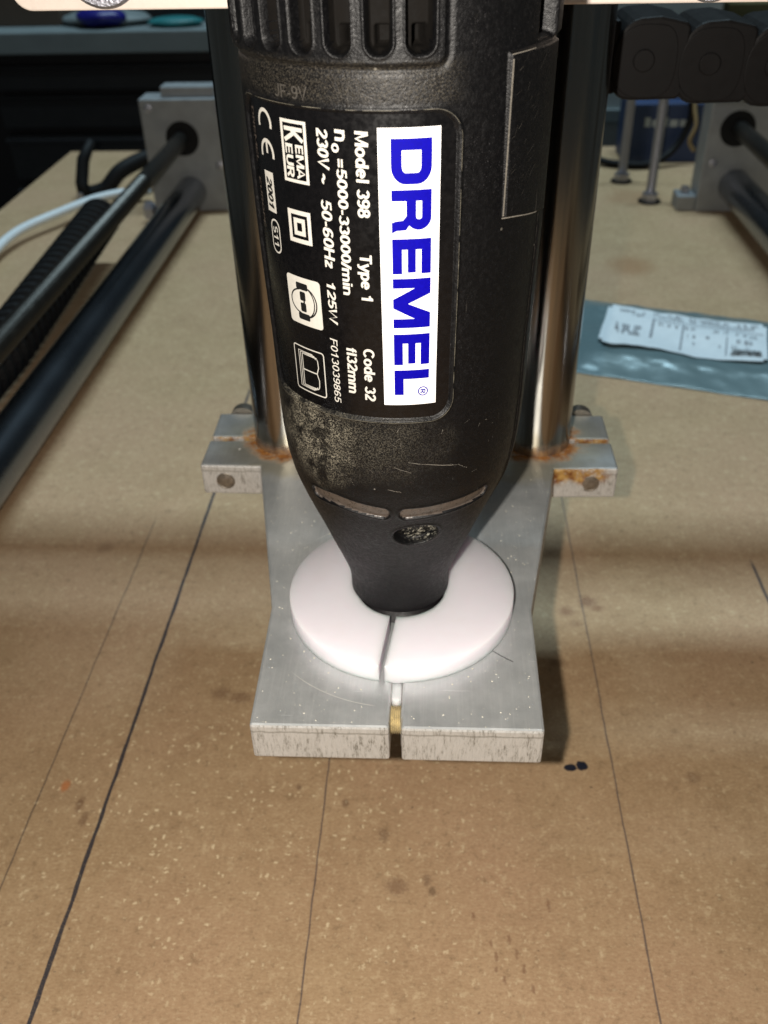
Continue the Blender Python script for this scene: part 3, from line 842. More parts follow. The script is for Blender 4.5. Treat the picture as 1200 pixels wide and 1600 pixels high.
def letter_M(w_):
    su = 2.15 / w_
    d = .27
    return [quad(0, 0, su * .84, 1), quad(1 - su * .84, 0, 1, 1), [(su * .84, 1), (su * .84, .58), (.41, 0), (.5, 0), (.5, .33)], [(su*.84, 1), (.5, .33), (.5, .40), (su * 1.35, 1)],
            [(1 - su * .84, 1), (.5, .33), (.5, 0), (.59, 0), (1 - su * .84, .58)], [(1 - su * .84, 1), (1 - su * 1.35, 1), (.5, .40), (.5, .33)]]
def letter_L(w_):
    return [quad(0, 0, 1.9 / w_, 1), quad(1.9 / w_, 0, 1, 1.75 / 6.6)]
for fn, za, zb in ((letter_D, 207.25, 199.95), (letter_R, 199.05, 191.75), (letter_E, 190.75, 184.45), (letter_M, 183.6, 174.1), (letter_E, 172.85, 166.5), (letter_L, 165.4, 160.1)):
    wz = za - zb
    wrap('logo_letter', poly_bm(LZ(za, fn(wz), wz)), M['blue'], lab, LAB + .12)
cR = (6.25, 160.75)
circ = lambda r, n=28: [(cR[0] + r * math.cos(2 * PI * k / n), cR[1] + r * math.sin(2 * PI * k / n)) for k in range(n)]
bmr = poly_bm(ring_polys(circ(1.02), circ(.78)))
wrap('registered_ring', bmr, M['blue'], lab, LAB + .12)
wrap('registered_letter', glyph_bm('R', cR[0] - .5, cR[0] + .5, cR[1] + .42, cR[1] - .42, .2), M['blue'], lab, LAB + .12)

T = LAB + .09
for (tx, s0, s1, za, zb, bold) in [
        ('Model 398', -5.15, -2.95, 208.4, 194.5, .022), ('Type 1', -5.1, -2.95, 187.9, 179.1, .022), ('Code 32', -5.3, -3.1, 169.7, 158.7, .022),
        ('n', -8.6, -6.2, 208.5, 206.8, .022), ('o', -9.3, -7.5, 206.3, 204.9, .022), ('=5000-33000/min', -8.6, -6.75, 204.0, 180.2, .022), ('fl32mm', -8.75, -6.65, 169.6, 159.9, .022),
        ('230V ~', -12.0, -9.9, 208.5, 199.7, .022), ('50-60Hz', -12.0, -9.9, 196.9, 184.9, .02), ('125W', -12.0, -10.2, 182.3, 174.3, .02), ('F013039865', -12.25, -10.6, 170.9, 157.2, .008)]:
    wrap('printed_line', glyph_bm(tx, s0, s1, za, zb, {.008: .115, .02: .17, .022: .18, .03: .15}[bold], .10 if s0 < -9.3 else .04), M['print'], lab, T)
# KEMA KEUR box
o4 = [(-20.05, 198.8), (-14.1, 198.8), (-14.1, 209.05), (-20.05, 209.05)]
i4 = [(-19.45, 199.35), (-14.7, 199.35), (-14.7, 208.5), (-19.45, 208.5)]
bmk = poly_bm(ring_polys(o4, i4)); wrap('approval_frame', bmk, M['print'], lab, T)
wrap('approval_letter', glyph_bm('K', -19.15, -14.95, 208.0, 205.7, .17), M['print'], lab, T)
wrap('approval_letters', glyph_bm('EMA', -16.75, -15.0, 205.2, 199.75, .18), M['print'], lab, T)
wrap('approval_letters', glyph_bm('EUR', -19.15, -17.4, 205.2, 199.75, .18), M['print'], lab, T)
# CE
def arcp(c, rs, rz, a0, a1, n=14): return [(c[0] + rs * math.cos(math.radians(a0 + (a1 - a0) * k / n)), c[1] + rz * math.sin(math.radians(a0 + (a1 - a0) * k / n))) for k in range(n + 1)]
C1 = (-25.0, 207.3); C2 = (-25.0, 202.3)
bmc = poly_bm(stroke(arcp(C1, 2.05, 2.25, -15, 195), .62))
poly_bm(stroke(arcp(C2, 2.05, 2.25, -15, 195), .62) + stroke([(-25.0, 204.5), (-25.0, 202.4)], .6), bmc)
wrap('conformity_mark', bmc, M['print'], lab, T)
wrap('year_box', poly_bm([[(-26.95, 192.0), (-23.8, 192.0), (-23.8, 199.2), (-26.95, 199.2)]]), M['print'], lab, T)
wrap('year_digits', glyph_bm('2001', -26.35, -24.4, 198.3, 192.8, .2, .15), M['ink'], lab, T + .04)
ov_o = rr_pts(-26.5, -23.3, 184.4, 190.8, 1.55, 8); ov_i = rr_pts(-26.2, -23.6, 184.7, 190.5, 1.28, 8)
wrap('oval_mark', poly_bm(ring_polys(ov_o, ov_i)), M['print'], lab, T)
wrap('oval_text', glyph_bm('S11', -25.75, -24.05, 189.6, 185.6, .14), M['print'], lab, T)
# double square
sq = ring_polys([(-20.1, 188.1), (-14.5, 188.1), (-14.5, 194.0), (-20.1, 194.0)], [(-19.3, 188.9), (-15.3, 188.9), (-15.3, 193.2), (-19.3, 193.2)])
sq += ring_polys([(-18.7, 189.5), (-15.9, 189.5), (-15.9, 192.6), (-18.7, 192.6)], [(-17.9, 190.3), (-16.7, 190.3), (-16.7, 191.8), (-17.9, 191.8)])
wrap('double_square_mark', poly_bm(sq), M['print'], lab, T)
# ear and eye protection pictogram: head whose crown points along +s
wrap('protection_sign', poly_bm([rr_pts(-22.5, -13.6, 171.9, 181.5, .7, 4)]), M['print'], lab, T)
cS, cZ = -18.2, 176.7
bp = poly_bm(stroke(arcp((cS + .5, cZ), 3.0, 3.0, -92, 92, 18), .3))
poly_bm(stroke(arcp((cS + .5, cZ), 2.45, 3.0, -92, 92, 18), .25), bp)
poly_bm(stroke(arcp((cS - .2, cZ), 3.1, 2.45, 100, 260, 14), .3), bp)
poly_bm([rr_pts(cS - 1.6, cS + 1.5, cZ + 2.35, cZ + 3.7, .3, 3)], bp)
poly_bm([rr_pts(cS - 1.6, cS + 1.5, cZ - 3.7, cZ - 2.35, .3, 3)], bp)
poly_bm([rr_pts(cS - .75, cS + .75, cZ + .2, cZ + 2.0, .3, 3)], bp)
poly_bm([rr_pts(cS - .75, cS + .75, cZ - 2.0, cZ - .2, .3, 3)], bp)
poly_bm([rect(cS + .1, cS + .5, cZ - .25, cZ + .25)], bp)
wrap('protection_pictogram', bp, M['ink'], lab, T + .04)
# read-the-manual pictogram
bo = poly_bm(ring_polys(rr_pts(-23.0, -14.1, 157.1, 167.0, .7, 4), rr_pts(-22.75, -14.35, 157.35, 166.75, .5, 4)))
for k, o_ in enumerate((0, .55, 1.1)):
    path = [(-15.9 - o_, 159.2 - .25 * k), (-16.2 - o_, 158.6 - .25 * k), (-20.3 - o_, 158.6 - .25 * k), (-20.3 - o_, 165.4 + .25 * k), (-16.2 - o_, 165.4 + .25 * k), (-15.9 - o_, 164.8 + .25 * k)]
    poly_bm(stroke(path, .22), bo)
poly_bm(stroke([(-15.9, 159.2), (-15.8, 160.6), (-16.3, 162.0)], .22) + stroke([(-15.9, 164.8), (-15.8, 163.4), (-16.3, 162.0)], .22), bo)
poly_bm(stroke([(-16.3, 162.0), (-20.3, 162.0)], .25), bo)
wrap('manual_pictogram', bo, M['print'], lab, T)
wrap('side_text', glyph_bm('DREMEL   EUROPE', -30.5, -29.4, 209.3, 188.0, .15), M['smoke'], lab, T)
# embossed code under the vents
be = bmesh.new()
tb_ = glyph_bm('JF-9V', 0, 2.1, 0, -7.0, .12)       # reads round the skin
for v in tb_.verts: v.co = (-20.2 - v.co.y, 212.4 + v.co.x, 0)
wrap('embossed_code', tb_, M['faint'], tool, .03)
# scratches
sr = random.Random(3)
bs = bmesh.new()
def scratch(a_, b_, w_):
    n = 9; P_ = []
    for k in range(n + 1):
        t_ = k / n; P_.append((a_[0] + (b_[0] - a_[0]) * t_ + sr.gauss(0, .05), a_[1] + (b_[1] - a_[1]) * t_ + sr.gauss(0, .06)))
    for k in range(n):
        if sr.random() < .22: continue
        poly_bm(stroke(P_[k:k + 2], w_ * sr.uniform(.4, 1.1)), bs)
scratch((3.2, 144.6), (14.2, 142.3), .13); scratch((14.2, 142.3), (16.5, 140.8), .10)
scratch((0.3, 143.5), (3.8, 142.0), .09); scratch((-1.2, 137.6), (2.1, 137.0), .14); scratch((-15.0, 141.0), (-9, 139.5), .06)
for k in range(26):
    s_, z_ = sr.uniform(-26, 24), sr.uniform(136, 153)
    a_ = sr.uniform(0, PI); L_ = sr.uniform(.3, 1.6)
    scratch((s_, z_), (s_ + L_ * math.cos(a_), z_ + L_ * math.sin(a_)), sr.uniform(.03, .08))
sc_o = wrap('scratches', bs, M['scuff'], tool, 0.03)
sc_o['kind'] = 'stuff'
bs = bmesh.new()
for k in range(30):
    s_, z_ = sr.uniform(21.2, 30), sr.uniform(193, 217)
    a_ = sr.gauss(.75, .25); L_ = sr.uniform(.4, 2.6)
    poly_bm(stroke([(s_, z_), (s_ + L_ * math.cos(a_), z_ + L_ * math.sin(a_))], sr.uniform(.02, .07)), bs)
wrap('clip_scratches', bs, M['faint'], tool, 0.89)['kind'] = 'stuff'
# pale worn edges of side panel and seam
be = poly_bm(stroke([(20.55, 192.6), (20.75, 217.6)], .34))
poly_bm(stroke([(20.2, 192.3), (24, 191.8), (28.5, 191.0), (31.0, 190.6)], .22), be)
poly_bm(stroke([(20.4, 218.3), (26, 218.5)], .16), be)
o = wrap('worn_edge', be, M['scuff'], tool, 0.88)
be = bmesh.new()
_o = rr_pts(LP[0] - .42, LP[1] + .42, LP[2] - .42, LP[3] + .42, LP[4] + .4, 10)
_d = []
for i in range(len(_o)):
    a_, b_ = np.array(_o[i]), np.array(_o[(i + 1) % len(_o)])
    m = max(1, int(np.hypot(*(b_ - a_)) / .3))
    _d += [tuple(a_ + (b_ - a_) * k / m) for k in range(m)]
for i in range(len(_d)):
    nn_ = mnoise.noise((_d[i][0] * .55, _d[i][1] * .55, 7))
    if _d[i][0] < -31 or nn_ < -.30: continue
    poly_bm(stroke([_d[i], _d[(i + 1) % len(_d)]], .05 + .10 * (nn_ + .3) * sr.uniform(.5, 1.2)), be)
wrap('panel_edge_wear', be, M['faint2'], tool, 0.33)
be = bmesh.new()
zq = 190.0
while zq > 121:
    L_ = sr.uniform(.4, 3.0)
    poly_bm(stroke([(34.3, zq), (34.3 + sr.gauss(0, .03), zq - L_)], sr.uniform(.08, .24)), be); zq -= L_ + sr.uniform(0, .7)
wrap('seam_line', be, M['scuff'], tool, 0.2)

# ================================================================== CARRIAGE PLATE ACROSS THE TOP
cpl = thing('carriage_plate', (0.0, 0.241, 0.2158), 'pale metal plate edge running across the top behind the black tool', 'machine plate')
pz = 0.2158
o = []
for k in range(9):
    a = PI + PI / 2 * k / 8; o.append((-0.0935 + 0.0045 * math.cos(a), pz + 0.0005 + 0.0045 + 0.0045 * math.sin(a)))
o += [(0.098, pz - .0004), (0.098, 0.30), (-0.098, 0.30)]
MB().prism(o, 0.236, 0.2455, 0, axis='y').build('plate', M['cream'], cpl, bevel=0.0004)
def hexbolt(x, z, r):
    b = MB(); n = 48
    V = []
    for q, h in ((r, 0), (r, .0012), (r * .93, .0018), (r * .62, .0018), (r * .58, .0030), (r * .50, .0034), (.0001, .0034)):
        for k in range(n):
            a = 2 * PI * k / n; V.append((x + q * math.cos(a), 0.2358 - h, z + q * math.sin(a)))
    F = [(i * n + k, i * n + (k + 1) % n, (i + 1) * n + (k + 1) % n, (i + 1) * n + k) for i in range(6) for k in range(n)]
    return b.add(V, F).build('bolt_head', M['zinc'], cpl, smooth=True, sharp=35)
hexbolt(-0.0757, 0.2258, 0.0092); hexbolt(0.0602, 0.2226, 0.0068)

# rods added out of the frame to cast dark bands on the board
for i, (yy, z_) in enumerate(((0.425, 0.335), (0.335, 0.335))):
    g = MB().tube([(-0.33, yy, z_), (0.33, yy, z_)], 0.0125, 32).build('added_shadow_rod', M['rod'], None, smooth=True, sharp=40, origin=(0, yy, z_))
    tag(g, ('steel rod added above the frame for its shadow, the one farther behind the columns' if i == 0 else 'steel rod added above the frame for its shadow, just behind the columns'), 'steel rod', 'added shadow rods above the frame')

gp_ = thing('added_shade_panel', (0, .21, .40), 'panel added out of sight over the tool to shade the near board', 'shade panel')  # unseen panel added to keep the ceiling light off the near board
MB().box(-0.32, 0.32, 0.06, 0.348, 0.400, 0.409).box(-0.32, -0.01, 0.3482, 0.424, 0.400, 0.409).build('panel', M['block'], gp_, bevel=.001)

# ================================================================== CABLE CHAIN
chain = thing('cable_chain', (0.056, 0.315, 0.181), 'black plastic cable chain leaving to the side behind the steel column', 'cable chain')
def link_profile(cx, cz, r=0.0113):
    o = []
    for k in range(13):
        a = math.radians(250 - 150 * k / 12)
        e_ = .62 if math.sin(a) < 0 else .9
        o.append((cx - r * abs(math.cos(a)) ** e_ * .80, cz + r * math.copysign(abs(math.sin(a)) ** e_, math.sin(a))))
    o += [(cx + 0.004, cz + r * 1.02), (cx + 0.0115, cz + r * .88), (cx + 0.0128, cz + r * .78), (cx + 0.0128, cz - r * .86), (cx + 0.011, cz - r * .97), (cx - 0.002, cz - r * .99)]
    return o
cz_path = lambda x: 0.1930 - 0.06 * (x - 0.06) + 0.9 * max(0, x - 0.09) ** 2
for i in range(8):
    cx = 0.0608 + 0.0193 * i; cz = cz_path(cx)
    yo = 0.3003
    pr = link_profile(cx, cz)[::-1]
    L = MB().prism(pr, yo, yo + 0.026, 0, axis='y')
    ln = L.build('link', M['chain'], chain, bevel=0.0009)
    # raised round ear on the flank, and the pin
    n = 32; b = MB()
    er = [(cx - .0001 + 0.0086 * math.copysign(abs(math.cos(2 * PI * k / n)) ** (1 if math.cos(2 * PI * k / n) < 0 else .45), math.cos(2 * PI * k / n)) * (1 if math.cos(2 * PI * k / n) < 0 else 1.15), cz - .0004 + 0.0100 * math.copysign(abs(math.sin(2 * PI * k / n)) ** .8, math.sin(2 * PI * k / n))) for k in range(n)]
    b.prism(er, yo - .0003, yo + .0002, 0, axis='y'); b.build('ear', M['chain'], ln, bevel=0.0003)
    b = MB(); b.tube([(cx, yo - .0004, cz), (cx, yo - .0011, cz), (cx, yo - .0013, cz)], [.0031, .0031, .0028], 28); b.build('pin', M['chain'], ln, smooth=False)
MB().box(0.046, 0.0535, 0.301, 0.326, 0.1835, 0.2035).build('end_bracket', M['blackr'], chain, bevel=0.0008)

# ================================================================== LEFT AND RIGHT RUNS
def end_block(name, x0, x1, y0, y1, h, hole, label, grp, r=0.0135):
    t_ = thing(name, ((x0 + x1) / 2, (y0 + y1) / 2, 0), label, 'bearing block', grp)
    b = MB().box(x0, x1, y0, y1, 0.0, h); b.build('block', M['block'], t_, bevel=0.001)
    hx, hz = hole
    MB().tube([(hx, y0 + .0005, hz), (hx, y0 - .0002, hz), (hx, y0 - .0003, hz)], [r, r, r * .98], 32).build('bore', M['blackr'], t_)
    for (sx, sz) in ((x0 + .007, h - .007), (x1 - .008, h - .008), (x0 + .008, h * .4), (x1 - .012, h * .42)):
        MB().tube([(sx, y0 + .0005, sz), (sx, y0 - .0008, sz), (sx, y0 - .0011, sz)], [.0032, .0032, .0024], 16).build('screw_head', M['zinc'], t_, smooth=True, sharp=40)
    return t_
bl = end_block('bearing_block', -0.2365, -0.165, 0.770, 0.795, 0.0885, (-0.2050, 0.0585), 'grey metal bearing block at the far end of the left rods', 'bearing blocks at the far end')
MB().box(-0.219, -0.176, 0.775, 0.792, 0.0885, 0.0965).build('cap', M['block'], bl, bevel=0.001)
br = end_block('bearing_block', 0.2110, 0.285, 0.760, 0.785, 0.0950, (0.2330, 0.0640), 'grey metal bearing block at the far right behind the plastic pouch', 'bearing blocks at the far end')
MB().box(0.1965, 0.2110, 0.762, 0.782, 0.0, 0.012).build('foot', M['block'], br, bevel=0.0008)
MB().tube([(0.2035, 0.772, 0.012), (0.2035, 0.772, 0.017)], .0035, 6).build('foot_bolt', M['zinc'], br)

g = MB().tube([(-0.2035, 0.770, 0.0162), (-0.2035, -0.05, 0.0162)], 0.0125, 48).build('guide_rod', M['rod'], None, smooth=True, sharp=40, origin=(-0.2035, 0.36, 0.0162))
tag(g, 'thick smooth steel rod low along the left side of the board', 'guide rod', 'thick guide rods')
g = MB().tube([(0.2385, 0.760, 0.0210), (0.2385, -0.05, 0.0210)], 0.0125, 48).build('guide_rod', M['rod'], None, smooth=True, sharp=40, origin=(0.2385, 0.36, 0.0210))
tag(g, 'thick smooth steel rod on the right running from the right bearing block', 'guide rod', 'thick guide rods')

def lead_screw(x, y0, y1, z, label):
    b = MB(); P_ = []; R_ = []
    y = y0; k = 0
    P_.append((x, y1, z)); R_.append(.0062)
    yy = y1 - .12
    P_.append((x, yy, z)); R_.append(.0062)
    while yy > y0:
        P_.append((x, yy, z)); R_.append(.0062 if k % 2 else .0056); yy -= .0011; k += 1
    b.tube(P_, R_, 24)
    o = b.build('lead_screw', M['screw'], None, smooth=False, origin=(x, (y0 + y1) / 2, z))
    return tag(o, label, 'lead screw', 'lead screws')
lead_screw(-0.2060, -0.03, 0.770, 0.0580, 'dark threaded lead screw running beside the thick left rod')
lead_screw(0.2345, 0.25, 0.760, 0.0640, 'dark lead screw running out of the right bearing block')

# black corrugated hose under the left screw
P_ = []; R_ = []; y = 0.655; k = 0
hx = lambda y: -0.2290 - .062 * max(0, y - .44)
while y > -0.03:
    for f, q in ((0, .0104), (.25, .0142), (.6, .0142), (.85, .0104)):
        P_.append((hx(y), y - f * .0096, 0.0330)); R_.append(q)
    y -= .0098
o = MB().tube(P_, R_, 20).build('corrugated_hose', M['blackr'], None, smooth=False, origin=(-0.233, .3, .033))
tag(o, 'black ribbed hose lying below the left lead screw', 'hose')

# white cable
def bez(pts, n=12):
    out = []
    P_ = [Vector(p) for p in pts]
    for i in range(len(P_) - 1):
        p0 = P_[max(i - 1, 0)]; p1 = P_[i]; p2 = P_[i + 1]; p3 = P_[min(i + 2, len(P_) - 1)]
        for k in range(n):
            t_ = k / n
            out.append(.5 * ((2 * p1) + (-p0 + p2) * t_ + (2 * p0 - 5 * p1 + 4 * p2 - p3) * t_ ** 2 + (-p0 + 3 * p1 - 3 * p2 + p3) * t_ ** 3))
    out.append(P_[-1]); return out
CABPTS = [(-0.30, 0.52, 0.006), (-0.322, 0.60, 0.006), (-0.328, 0.655, 0.008), (-0.3235, 0.695, 0.010), (-0.305, 0.735, 0.011), (-0.287, 0.770, 0.011), (-0.268, 0.790, 0.010), (-0.248, 0.80, 0.008)]
o = MB().tube(bez(CABPTS), 0.0034, 12).build('white_cable', M['wcable'], None, smooth=True, origin=(-0.3, .65, 0))
tag(o, 'white cable curving over the board at the far left', 'cable')
# black clip pieces behind it
o = thing('black_clamp', (-0.315, 0.86, 0), 'small black spring clamp standing at the far left of the board', 'clamp')
MB().tube([(-0.306, .800, .004), (-0.309, .805, .014), (-0.306, .812, .032), (-0.298, .82, .046)], [.0065, .0055, .0055, .0035], 12).build('jaw', M['blackr'], o, smooth=True)
MB().tube(bez([(-0.308, .806, .004), (-0.290, .808, .008), (-0.276, .815, .021), (-0.256, .83, .028), (-0.236, .84, .030)]), .0068, 12).build('handle', M['blackr'], o, smooth=True)
MB().tube([(-0.3085, .7945, .006), (-0.3085, .7925, .006)], .003, 12).build('rivet', M['zinc'], o, smooth=True, sharp=40)
o = MB().tube([(-0.2325, .742, .004), (-0.2325, .742, .012), (-0.2325, .742, .0165)], [.0058, .0058, .0035], 6).build('rail_bolt', M['zinc'], None, origin=(-0.2325, .742, 0))
tag(o, 'small zinc bolt head between the left rod and the hose', 'bolt')

# studs on the right
for i, (x, y, h) in enumerate(((0.1795, 0.787, 0.105), (0.1655, 0.845, 0.12))):
    t_ = thing('threaded_stud', (x, y, 0), ('upright zinc threaded stud with a nut, nearer one of two' if i == 0 else 'upright zinc threaded stud farther back, partly in shadow'), 'stud', 'threaded studs')
    P_ = []; R_ = []; z = 0.0; k = 0
    while z < h:
        P_.append((x, y, z)); R_.append(.0040 if k % 2 else .0036); z += .0009; k += 1
    MB().tube(P_, R_, 16).build('thread', M['zinc'], t_)
    MB().tube([(x, y, .0012), (x, y, .0075)], .0068, 6).build('nut', M['zinc'], t_)
    MB().tube([(x, y, .0), (x, y, .0014)], .0095, 24).build('washer', M['screw'], t_, smooth=True, sharp=40)

# black loop of cable behind the studs
o = MB().tube(bez([(0.135, 0.93, 0.02), (0.15, 0.90, 0.006), (0.175, 0.885, 0.004), (0.20, 0.885, 0.005), (0.222, 0.895, 0.018), (0.232, 0.90, 0.045), (0.222, 0.90, 0.075), (0.21, 0.90, 0.10)]), .0032, 10).build('black_cable', M['blackr'], None, smooth=True, origin=(.18, .9, 0))
tag(o, 'black cable looped behind the threaded studs', 'cable')
o = MB().tube(bez([(0.212, 0.80, 0.092), (0.2065, 0.795, 0.075), (0.2085, 0.79, 0.060), (0.2055, 0.79, 0.048), (0.2105, 0.79, 0.040)]), .0017, 8).build('ochre_wire', M['yellow'], None, smooth=True, origin=(.21, .79, .04))
tag(o, 'thin ochre wire hanging beside the right bearing block', 'wire')

# ================================================================== POUCH WITH LABEL
bag = thing('plastic_pouch', (0.14, 0.51, 0), 'blue grey plastic pouch with a white shipping label, lying on the board', 'pouch')
bc = [np.array(p) for p in ((0.067, 0.4805), (0.205, 0.4355), (0.236, 0.535), (0.084, 0.585))]   # corners: near-left, near-right, far-right, far-left
def bag_pt(u, v):
    p = (bc[0] * (1 - u) + bc[1] * u) * (1 - v) + (bc[3] * (1 - u) + bc[2] * u) * v
    e = min(1, 6 * min(u, 1 - u)) * min(1, 5 * min(v, 1 - v))
    h = 0.0006 + e * (0.0042 + 0.0022 * mnoise.noise((p[0] * 30, p[1] * 40, 0))) + 0.0009 * mnoise.noise((p[0] * 110, p[1] * 60, 3)) + e * .0011 * abs(mnoise.noise((p[0] * 70 + p[1] * 90, p[1] * 25, 9)))
    return (p[0], p[1], max(.0005, h))
nu, nv = 110, 70
V = [bag_pt(i / nu, j / nv) for j in range(nv + 1) for i in range(nu + 1)]
F = [(j * (nu + 1) + i, j * (nu + 1) + i + 1, (j + 1) * (nu + 1) + i + 1, (j + 1) * (nu + 1) + i) for j in range(nv) for i in range(nu)]
nb = len(V)
edge = [i for i in range(nu + 1)] + [(j + 1) * (nu + 1) + nu for j in range(nv)] + [nv * (nu + 1) + i for i in range(nu - 1, -1, -1)] + [j * (nu + 1) for j in range(nv - 1, 0, -1)]
V += [(V[i][0], V[i][1], 0.0002) for i in edge]
F += [(edge[(k + 1) % len(edge)], edge[k], nb + k, nb + (k + 1) % len(edge)) for k in range(len(edge))]
mesh('pouch_film', V, F, M['bag'], bag, True)
def lab_pt(u, v, lift=.0006):
    lc = [np.array(p) for p in ((0.0965, 0.5030), (0.1865, 0.4735), (0.2010, 0.5255), (0.1110, 0.5550))]
    p = (lc[0] * (1 - u) + lc[1] * u) * (1 - v) + (lc[3] * (1 - u) + lc[2] * u) * v
    h = 0.0052 + 0.0022 * mnoise.noise((p[0] * 30, p[1] * 40, 0)) + 0.0009 * mnoise.noise((p[0] * 110, p[1] * 60, 3)) + .0009 * (1 + math.sin(u * 6.0 + 1.0))
    return (p[0], p[1], max(.003, h) + .0006 + lift)
def lab_patch(name, u0, u1, v0, v1, mat, parent, lift, n=(24, 8), rc=0):
    V = [lab_pt(u0 + (u1 - u0) * i / n[0], v0 + (v1 - v0) * j / n[1], lift) for j in range(n[1] + 1) for i in range(n[0] + 1)]
    F = [(j * (n[0] + 1) + i, j * (n[0] + 1) + i + 1, (j + 1) * (n[0] + 1) + i + 1, (j + 1) * (n[0] + 1) + i) for j in range(n[1]) for i in range(n[0])]
    if rc:
        F = [f for k, f in enumerate(F) if not ((k % n[0] in (0, n[0] - 1)) and (k // n[0] in (0, n[1] - 1)))]
    return mesh(name, V, F, mat, parent, True)
sl = lab_patch('shipping_label', 0, 1, 0, 1, M['paper'], bag, 0, (40, 16), 1)
gp = simple('faded_grey_print', (0.26, 0.28, 0.31), .6, 0, 300, .2, 0)
lr = random.Random(5)
def print_row(u0, u1, v, h, mat, gap=.35):
    u = u0
    V = []; F = []
    while u < u1:
        w_ = lr.uniform(.006, .022)
        if lr.random() > gap:
            n = len(V)
            for (a_, b_) in ((u, v), (min(u + w_, u1), v), (min(u + w_, u1), v + h), (u, v + h)): V.append(lab_pt(a_, b_, .0009))
            F.append((n, n + 1, n + 2, n + 3))
        u += w_ + .005
    return V, F
def print_block(name, rows, mat):
    V = []; F = []
    for (u0, u1, v, h, gap) in rows:
        a_, b_ = print_row(u0, u1, v, h, mat, gap)
        F += [tuple(i + len(V) for i in f) for f in b_]; V += a_
    return mesh(name, V, F, mat, sl, False)
print_block('address_print', [(.08, .26, .86, .035, .3), (.10, .24, .78, .035, .3), (.30, .95, .90, .03, .35), (.30, .93, .82, .03, .4), (.34, .6, .62, .03, .5), (.62, .95, .60, .03, .5), (.5, .75, .45, .03, .5), (.82, .94, .42, .06, .3), (.50, .92, .3, .025, .6)], gp)
print_block('barcode_print', [(.08, .24, .46, .07, .15), (.08, .24, .36, .07, .2), (.08, .24, .28, .06, .25)], gp)
print_block('ink_block', [(.80, .965, .17, .07, .05), (.79, .965, .10, .06, .1)], M['ink'])
V = []; F = []
for (u0, v0, u1, v1) in ((.3, .72, .98, .735), (.3, .30, .315, .72), (.49, .1, .50, .72), (.76, .1, .768, .72)):
    n = len(V)
    for (a_, b_) in ((u0, v0), (u1, v0), (u1, v1), (u0, v1)): V.append(lab_pt(a_, b_, .0008))
    F.append((n, n + 1, n + 2, n + 3))
mesh('ruled_lines', V, F, gp, sl, False)

# ================================================================== BACKGROUND
cab = thing('drawer_cabinet', (-0.45, 1.25, -0.70), 'dark drawer cabinet beyond the left end of the board', 'cabinet')
MB().box(-1.1, -0.16, 1.215, 1.6, -0.70, 0.052).build('carcass', M['cab'], cab)
for (za, zb) in ((0.012, 0.040), (-0.032, 0.006), (-0.095, -0.040), (-0.20, -0.103)):
    dr = MB().box(-0.545, -0.175, 1.200, 1.2148, za, zb); o = dr.build('drawer', M['drawer'], cab, bevel=0.002)
    MB().box(-0.545, -0.175, 1.1925, 1.1998, zb - .009, zb - .003).build('handle_lip', M['cab'], o, bevel=0.0008)
sh_ = MB().box(-1.1, -0.12, 1.185, 1.6, 0.055, 0.079).build('shelf_board', M['shelf'], None, bevel=0.0015, origin=(-.6, 1.3, .055))
tag(sh_, 'grey shelf board lying on the dark drawer cabinet', 'shelf')
def lump(name, c, r, mat, label, cat, seed=0):
    V = []; F = []; nu_, nv_ = 24, 12
    for j in range(nv_ + 1):
        for i in range(nu_):
            a = 2 * PI * i / nu_; q = PI * j / nv_
            d = Vector((math.cos(a) * math.sin(q), math.sin(a) * math.sin(q), math.cos(q)))
            k = 1 + .12 * mnoise.noise(d * 2 + Vector((seed, 0, 0)))
            V.append((c[0] + r[0] * d.x * k, c[1] + r[1] * d.y * k, c[2] + r[2] * max(d.z, -.95) * k))
    F = [(j * nu_ + i, (j + 1) * nu_ + i, (j + 1) * nu_ + (i + 1) % nu_, j * nu_ + (i + 1) % nu_) for j in range(nv_) for i in range(nu_)]
    o = mesh(name, V, F, mat, None, True, origin=(c[0], c[1], c[2] - r[2]))
    return tag(o, label, cat)
lump('blue_bowl', (-0.400, 1.215, 0.0905), (0.030, 0.022, 0.0105), M['bblue'], 'round deep blue bowl on the grey shelf board', 'bowl', 1)
lump('pale_pouch', (-0.402, 1.240, 0.0860), (0.056, 0.03, 0.0085), M['shelf'], 'pale crumpled bag under the blue bowl on the shelf', 'bag', 2)
lump('teal_tub', (-0.312, 1.215, 0.0840), (0.034, 0.018, 0.006), M['teal'], 'flat teal tub near the right end of the shelf', 'tub', 3)
def carton(name, x0, x1, y0, y1, z0, z1, mat, label, cat='carton'):
    t_ = thing(name, ((x0 + x1) / 2, (y0 + y1) / 2, z0), label, cat)
    MB().box(x0, x1, y0, y1, z0, z1).build('box', M[mat], t_, bevel=.0015)
    MB().box(x0 + .002, x1 - .002, (y0 + y1) / 2 - .003, (y0 + y1) / 2 + .003, z1 + .0001, z1 + .001).build('lid_seam', M['cab'], t_)
    return t_
carton('brown_carton', -0.54, -0.455, 1.23, 1.32, 0.0792, 0.15, 'brown', 'brown carton at the left end of the shelf')
carton('dark_carton', -0.375, -0.20, 1.245, 1.34, 0.0792, 0.15, 'cab', 'dark carton behind the teal tub on the shelf')
c_ = carton('blue_carton', 0.176, 0.262, 0.905, 0.950, 0.0, 0.052, 'boxblue', 'blue carton with pale print standing behind the studs')
V = []; F = []
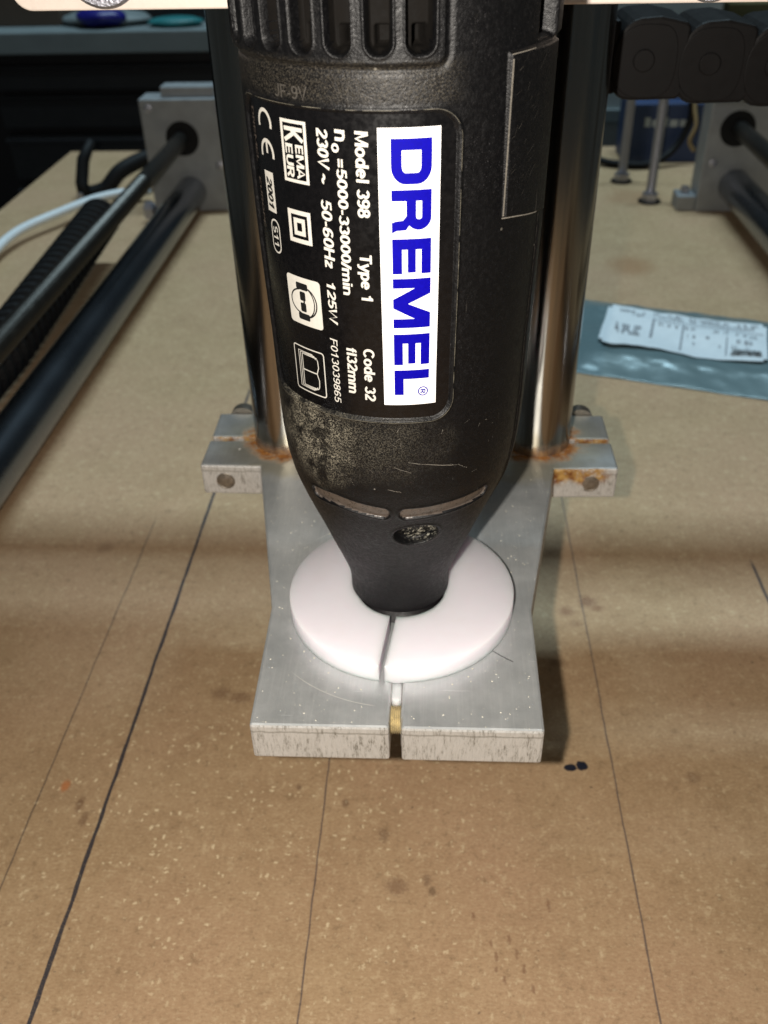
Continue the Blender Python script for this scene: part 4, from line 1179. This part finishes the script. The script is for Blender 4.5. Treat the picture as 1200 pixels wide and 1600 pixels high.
for (x0, x1, z0, z1) in ((.192, .197, .032, .040), (.199, .206, .032, .038), (.208, .213, .032, .040), (.215, .222, .032, .038), (.224, .23, .032, .038)):
    n = len(V); V += [(x0, .9046, z0), (x1, .9046, z0), (x1, .9046, z1), (x0, .9046, z1)]; F.append((n, n + 1, n + 2, n + 3))
mesh('carton_print', V, F, M['pale'], c_, False)
wl = thing('equipment_panel', (0.22, 1.2, -0.7), 'pale grey equipment panel behind the cable chain', 'panel')
MB().box(0.10, 0.312, 1.15, 1.17, -0.70, 0.16).build('panel_sheet', M['pale'], wl, bevel=.002)
MB().box(0.10, 0.225, 1.1455, 1.1495, -0.02, -0.005).build('panel_lip', M['shelf'], wl, bevel=.001)
carton('olive_carton', 0.320, 0.46, 1.16, 1.30, -0.70, 0.10, 'olive', 'olive brown carton beside the pale panel')
rear = MB().box(-2.2, 2.2, 2.55, 2.60, -0.70, 1.9).build('back_wall', simple('dim_wall', (0.10, 0.10, 0.105), .9, 0, 3, .2, .1))
tag(rear, kind='structure')

# ================================================================== SAWDUST
V = []; F = []
def fleck(x, y, z, s_):
    n = len(V); a = random.uniform(0, PI); asp = random.uniform(.35, 1)
    for (u, v) in ((-1, -1), (1, -.8), (.9, 1), (-.8, .9)):
        uu, vv = u * s_, v * s_ * asp
        V.append((x + uu * math.cos(a) - vv * math.sin(a), y + uu * math.sin(a) + vv * math.cos(a), z + s_ * .15))
    V.append((x, y, z + s_ * .9))
    F.extend([(n, n + 1, n + 4), (n + 1, n + 2, n + 4), (n + 2, n + 3, n + 4), (n + 3, n, n + 4)])
while len(V) < 5 * 650:
    x, y = random.uniform(-.054, .038), random.uniform(.138, .243)
    hw = .0332 + max(0, y - .178) * .195
    if abs(x + .0076) > hw - .0006 or math.hypot(x - dc[0], y - dc[1]) < DR + .0004 or abs(x + .0077) < .0016: continue
    fleck(x, y, ZT + .00002, random.choice([.00005, .00006, .00008, .0001, .00013, .0002]))
dust = mesh('sawdust', V, F, simple('pale_sawdust', (.70, .67, .56), .8, 0, 900, .2, 0), None, False, origin=(-.0076, .19, ZT))
tag(dust, 'fine pale sawdust scattered on the aluminium plate', 'sawdust', kind='stuff')
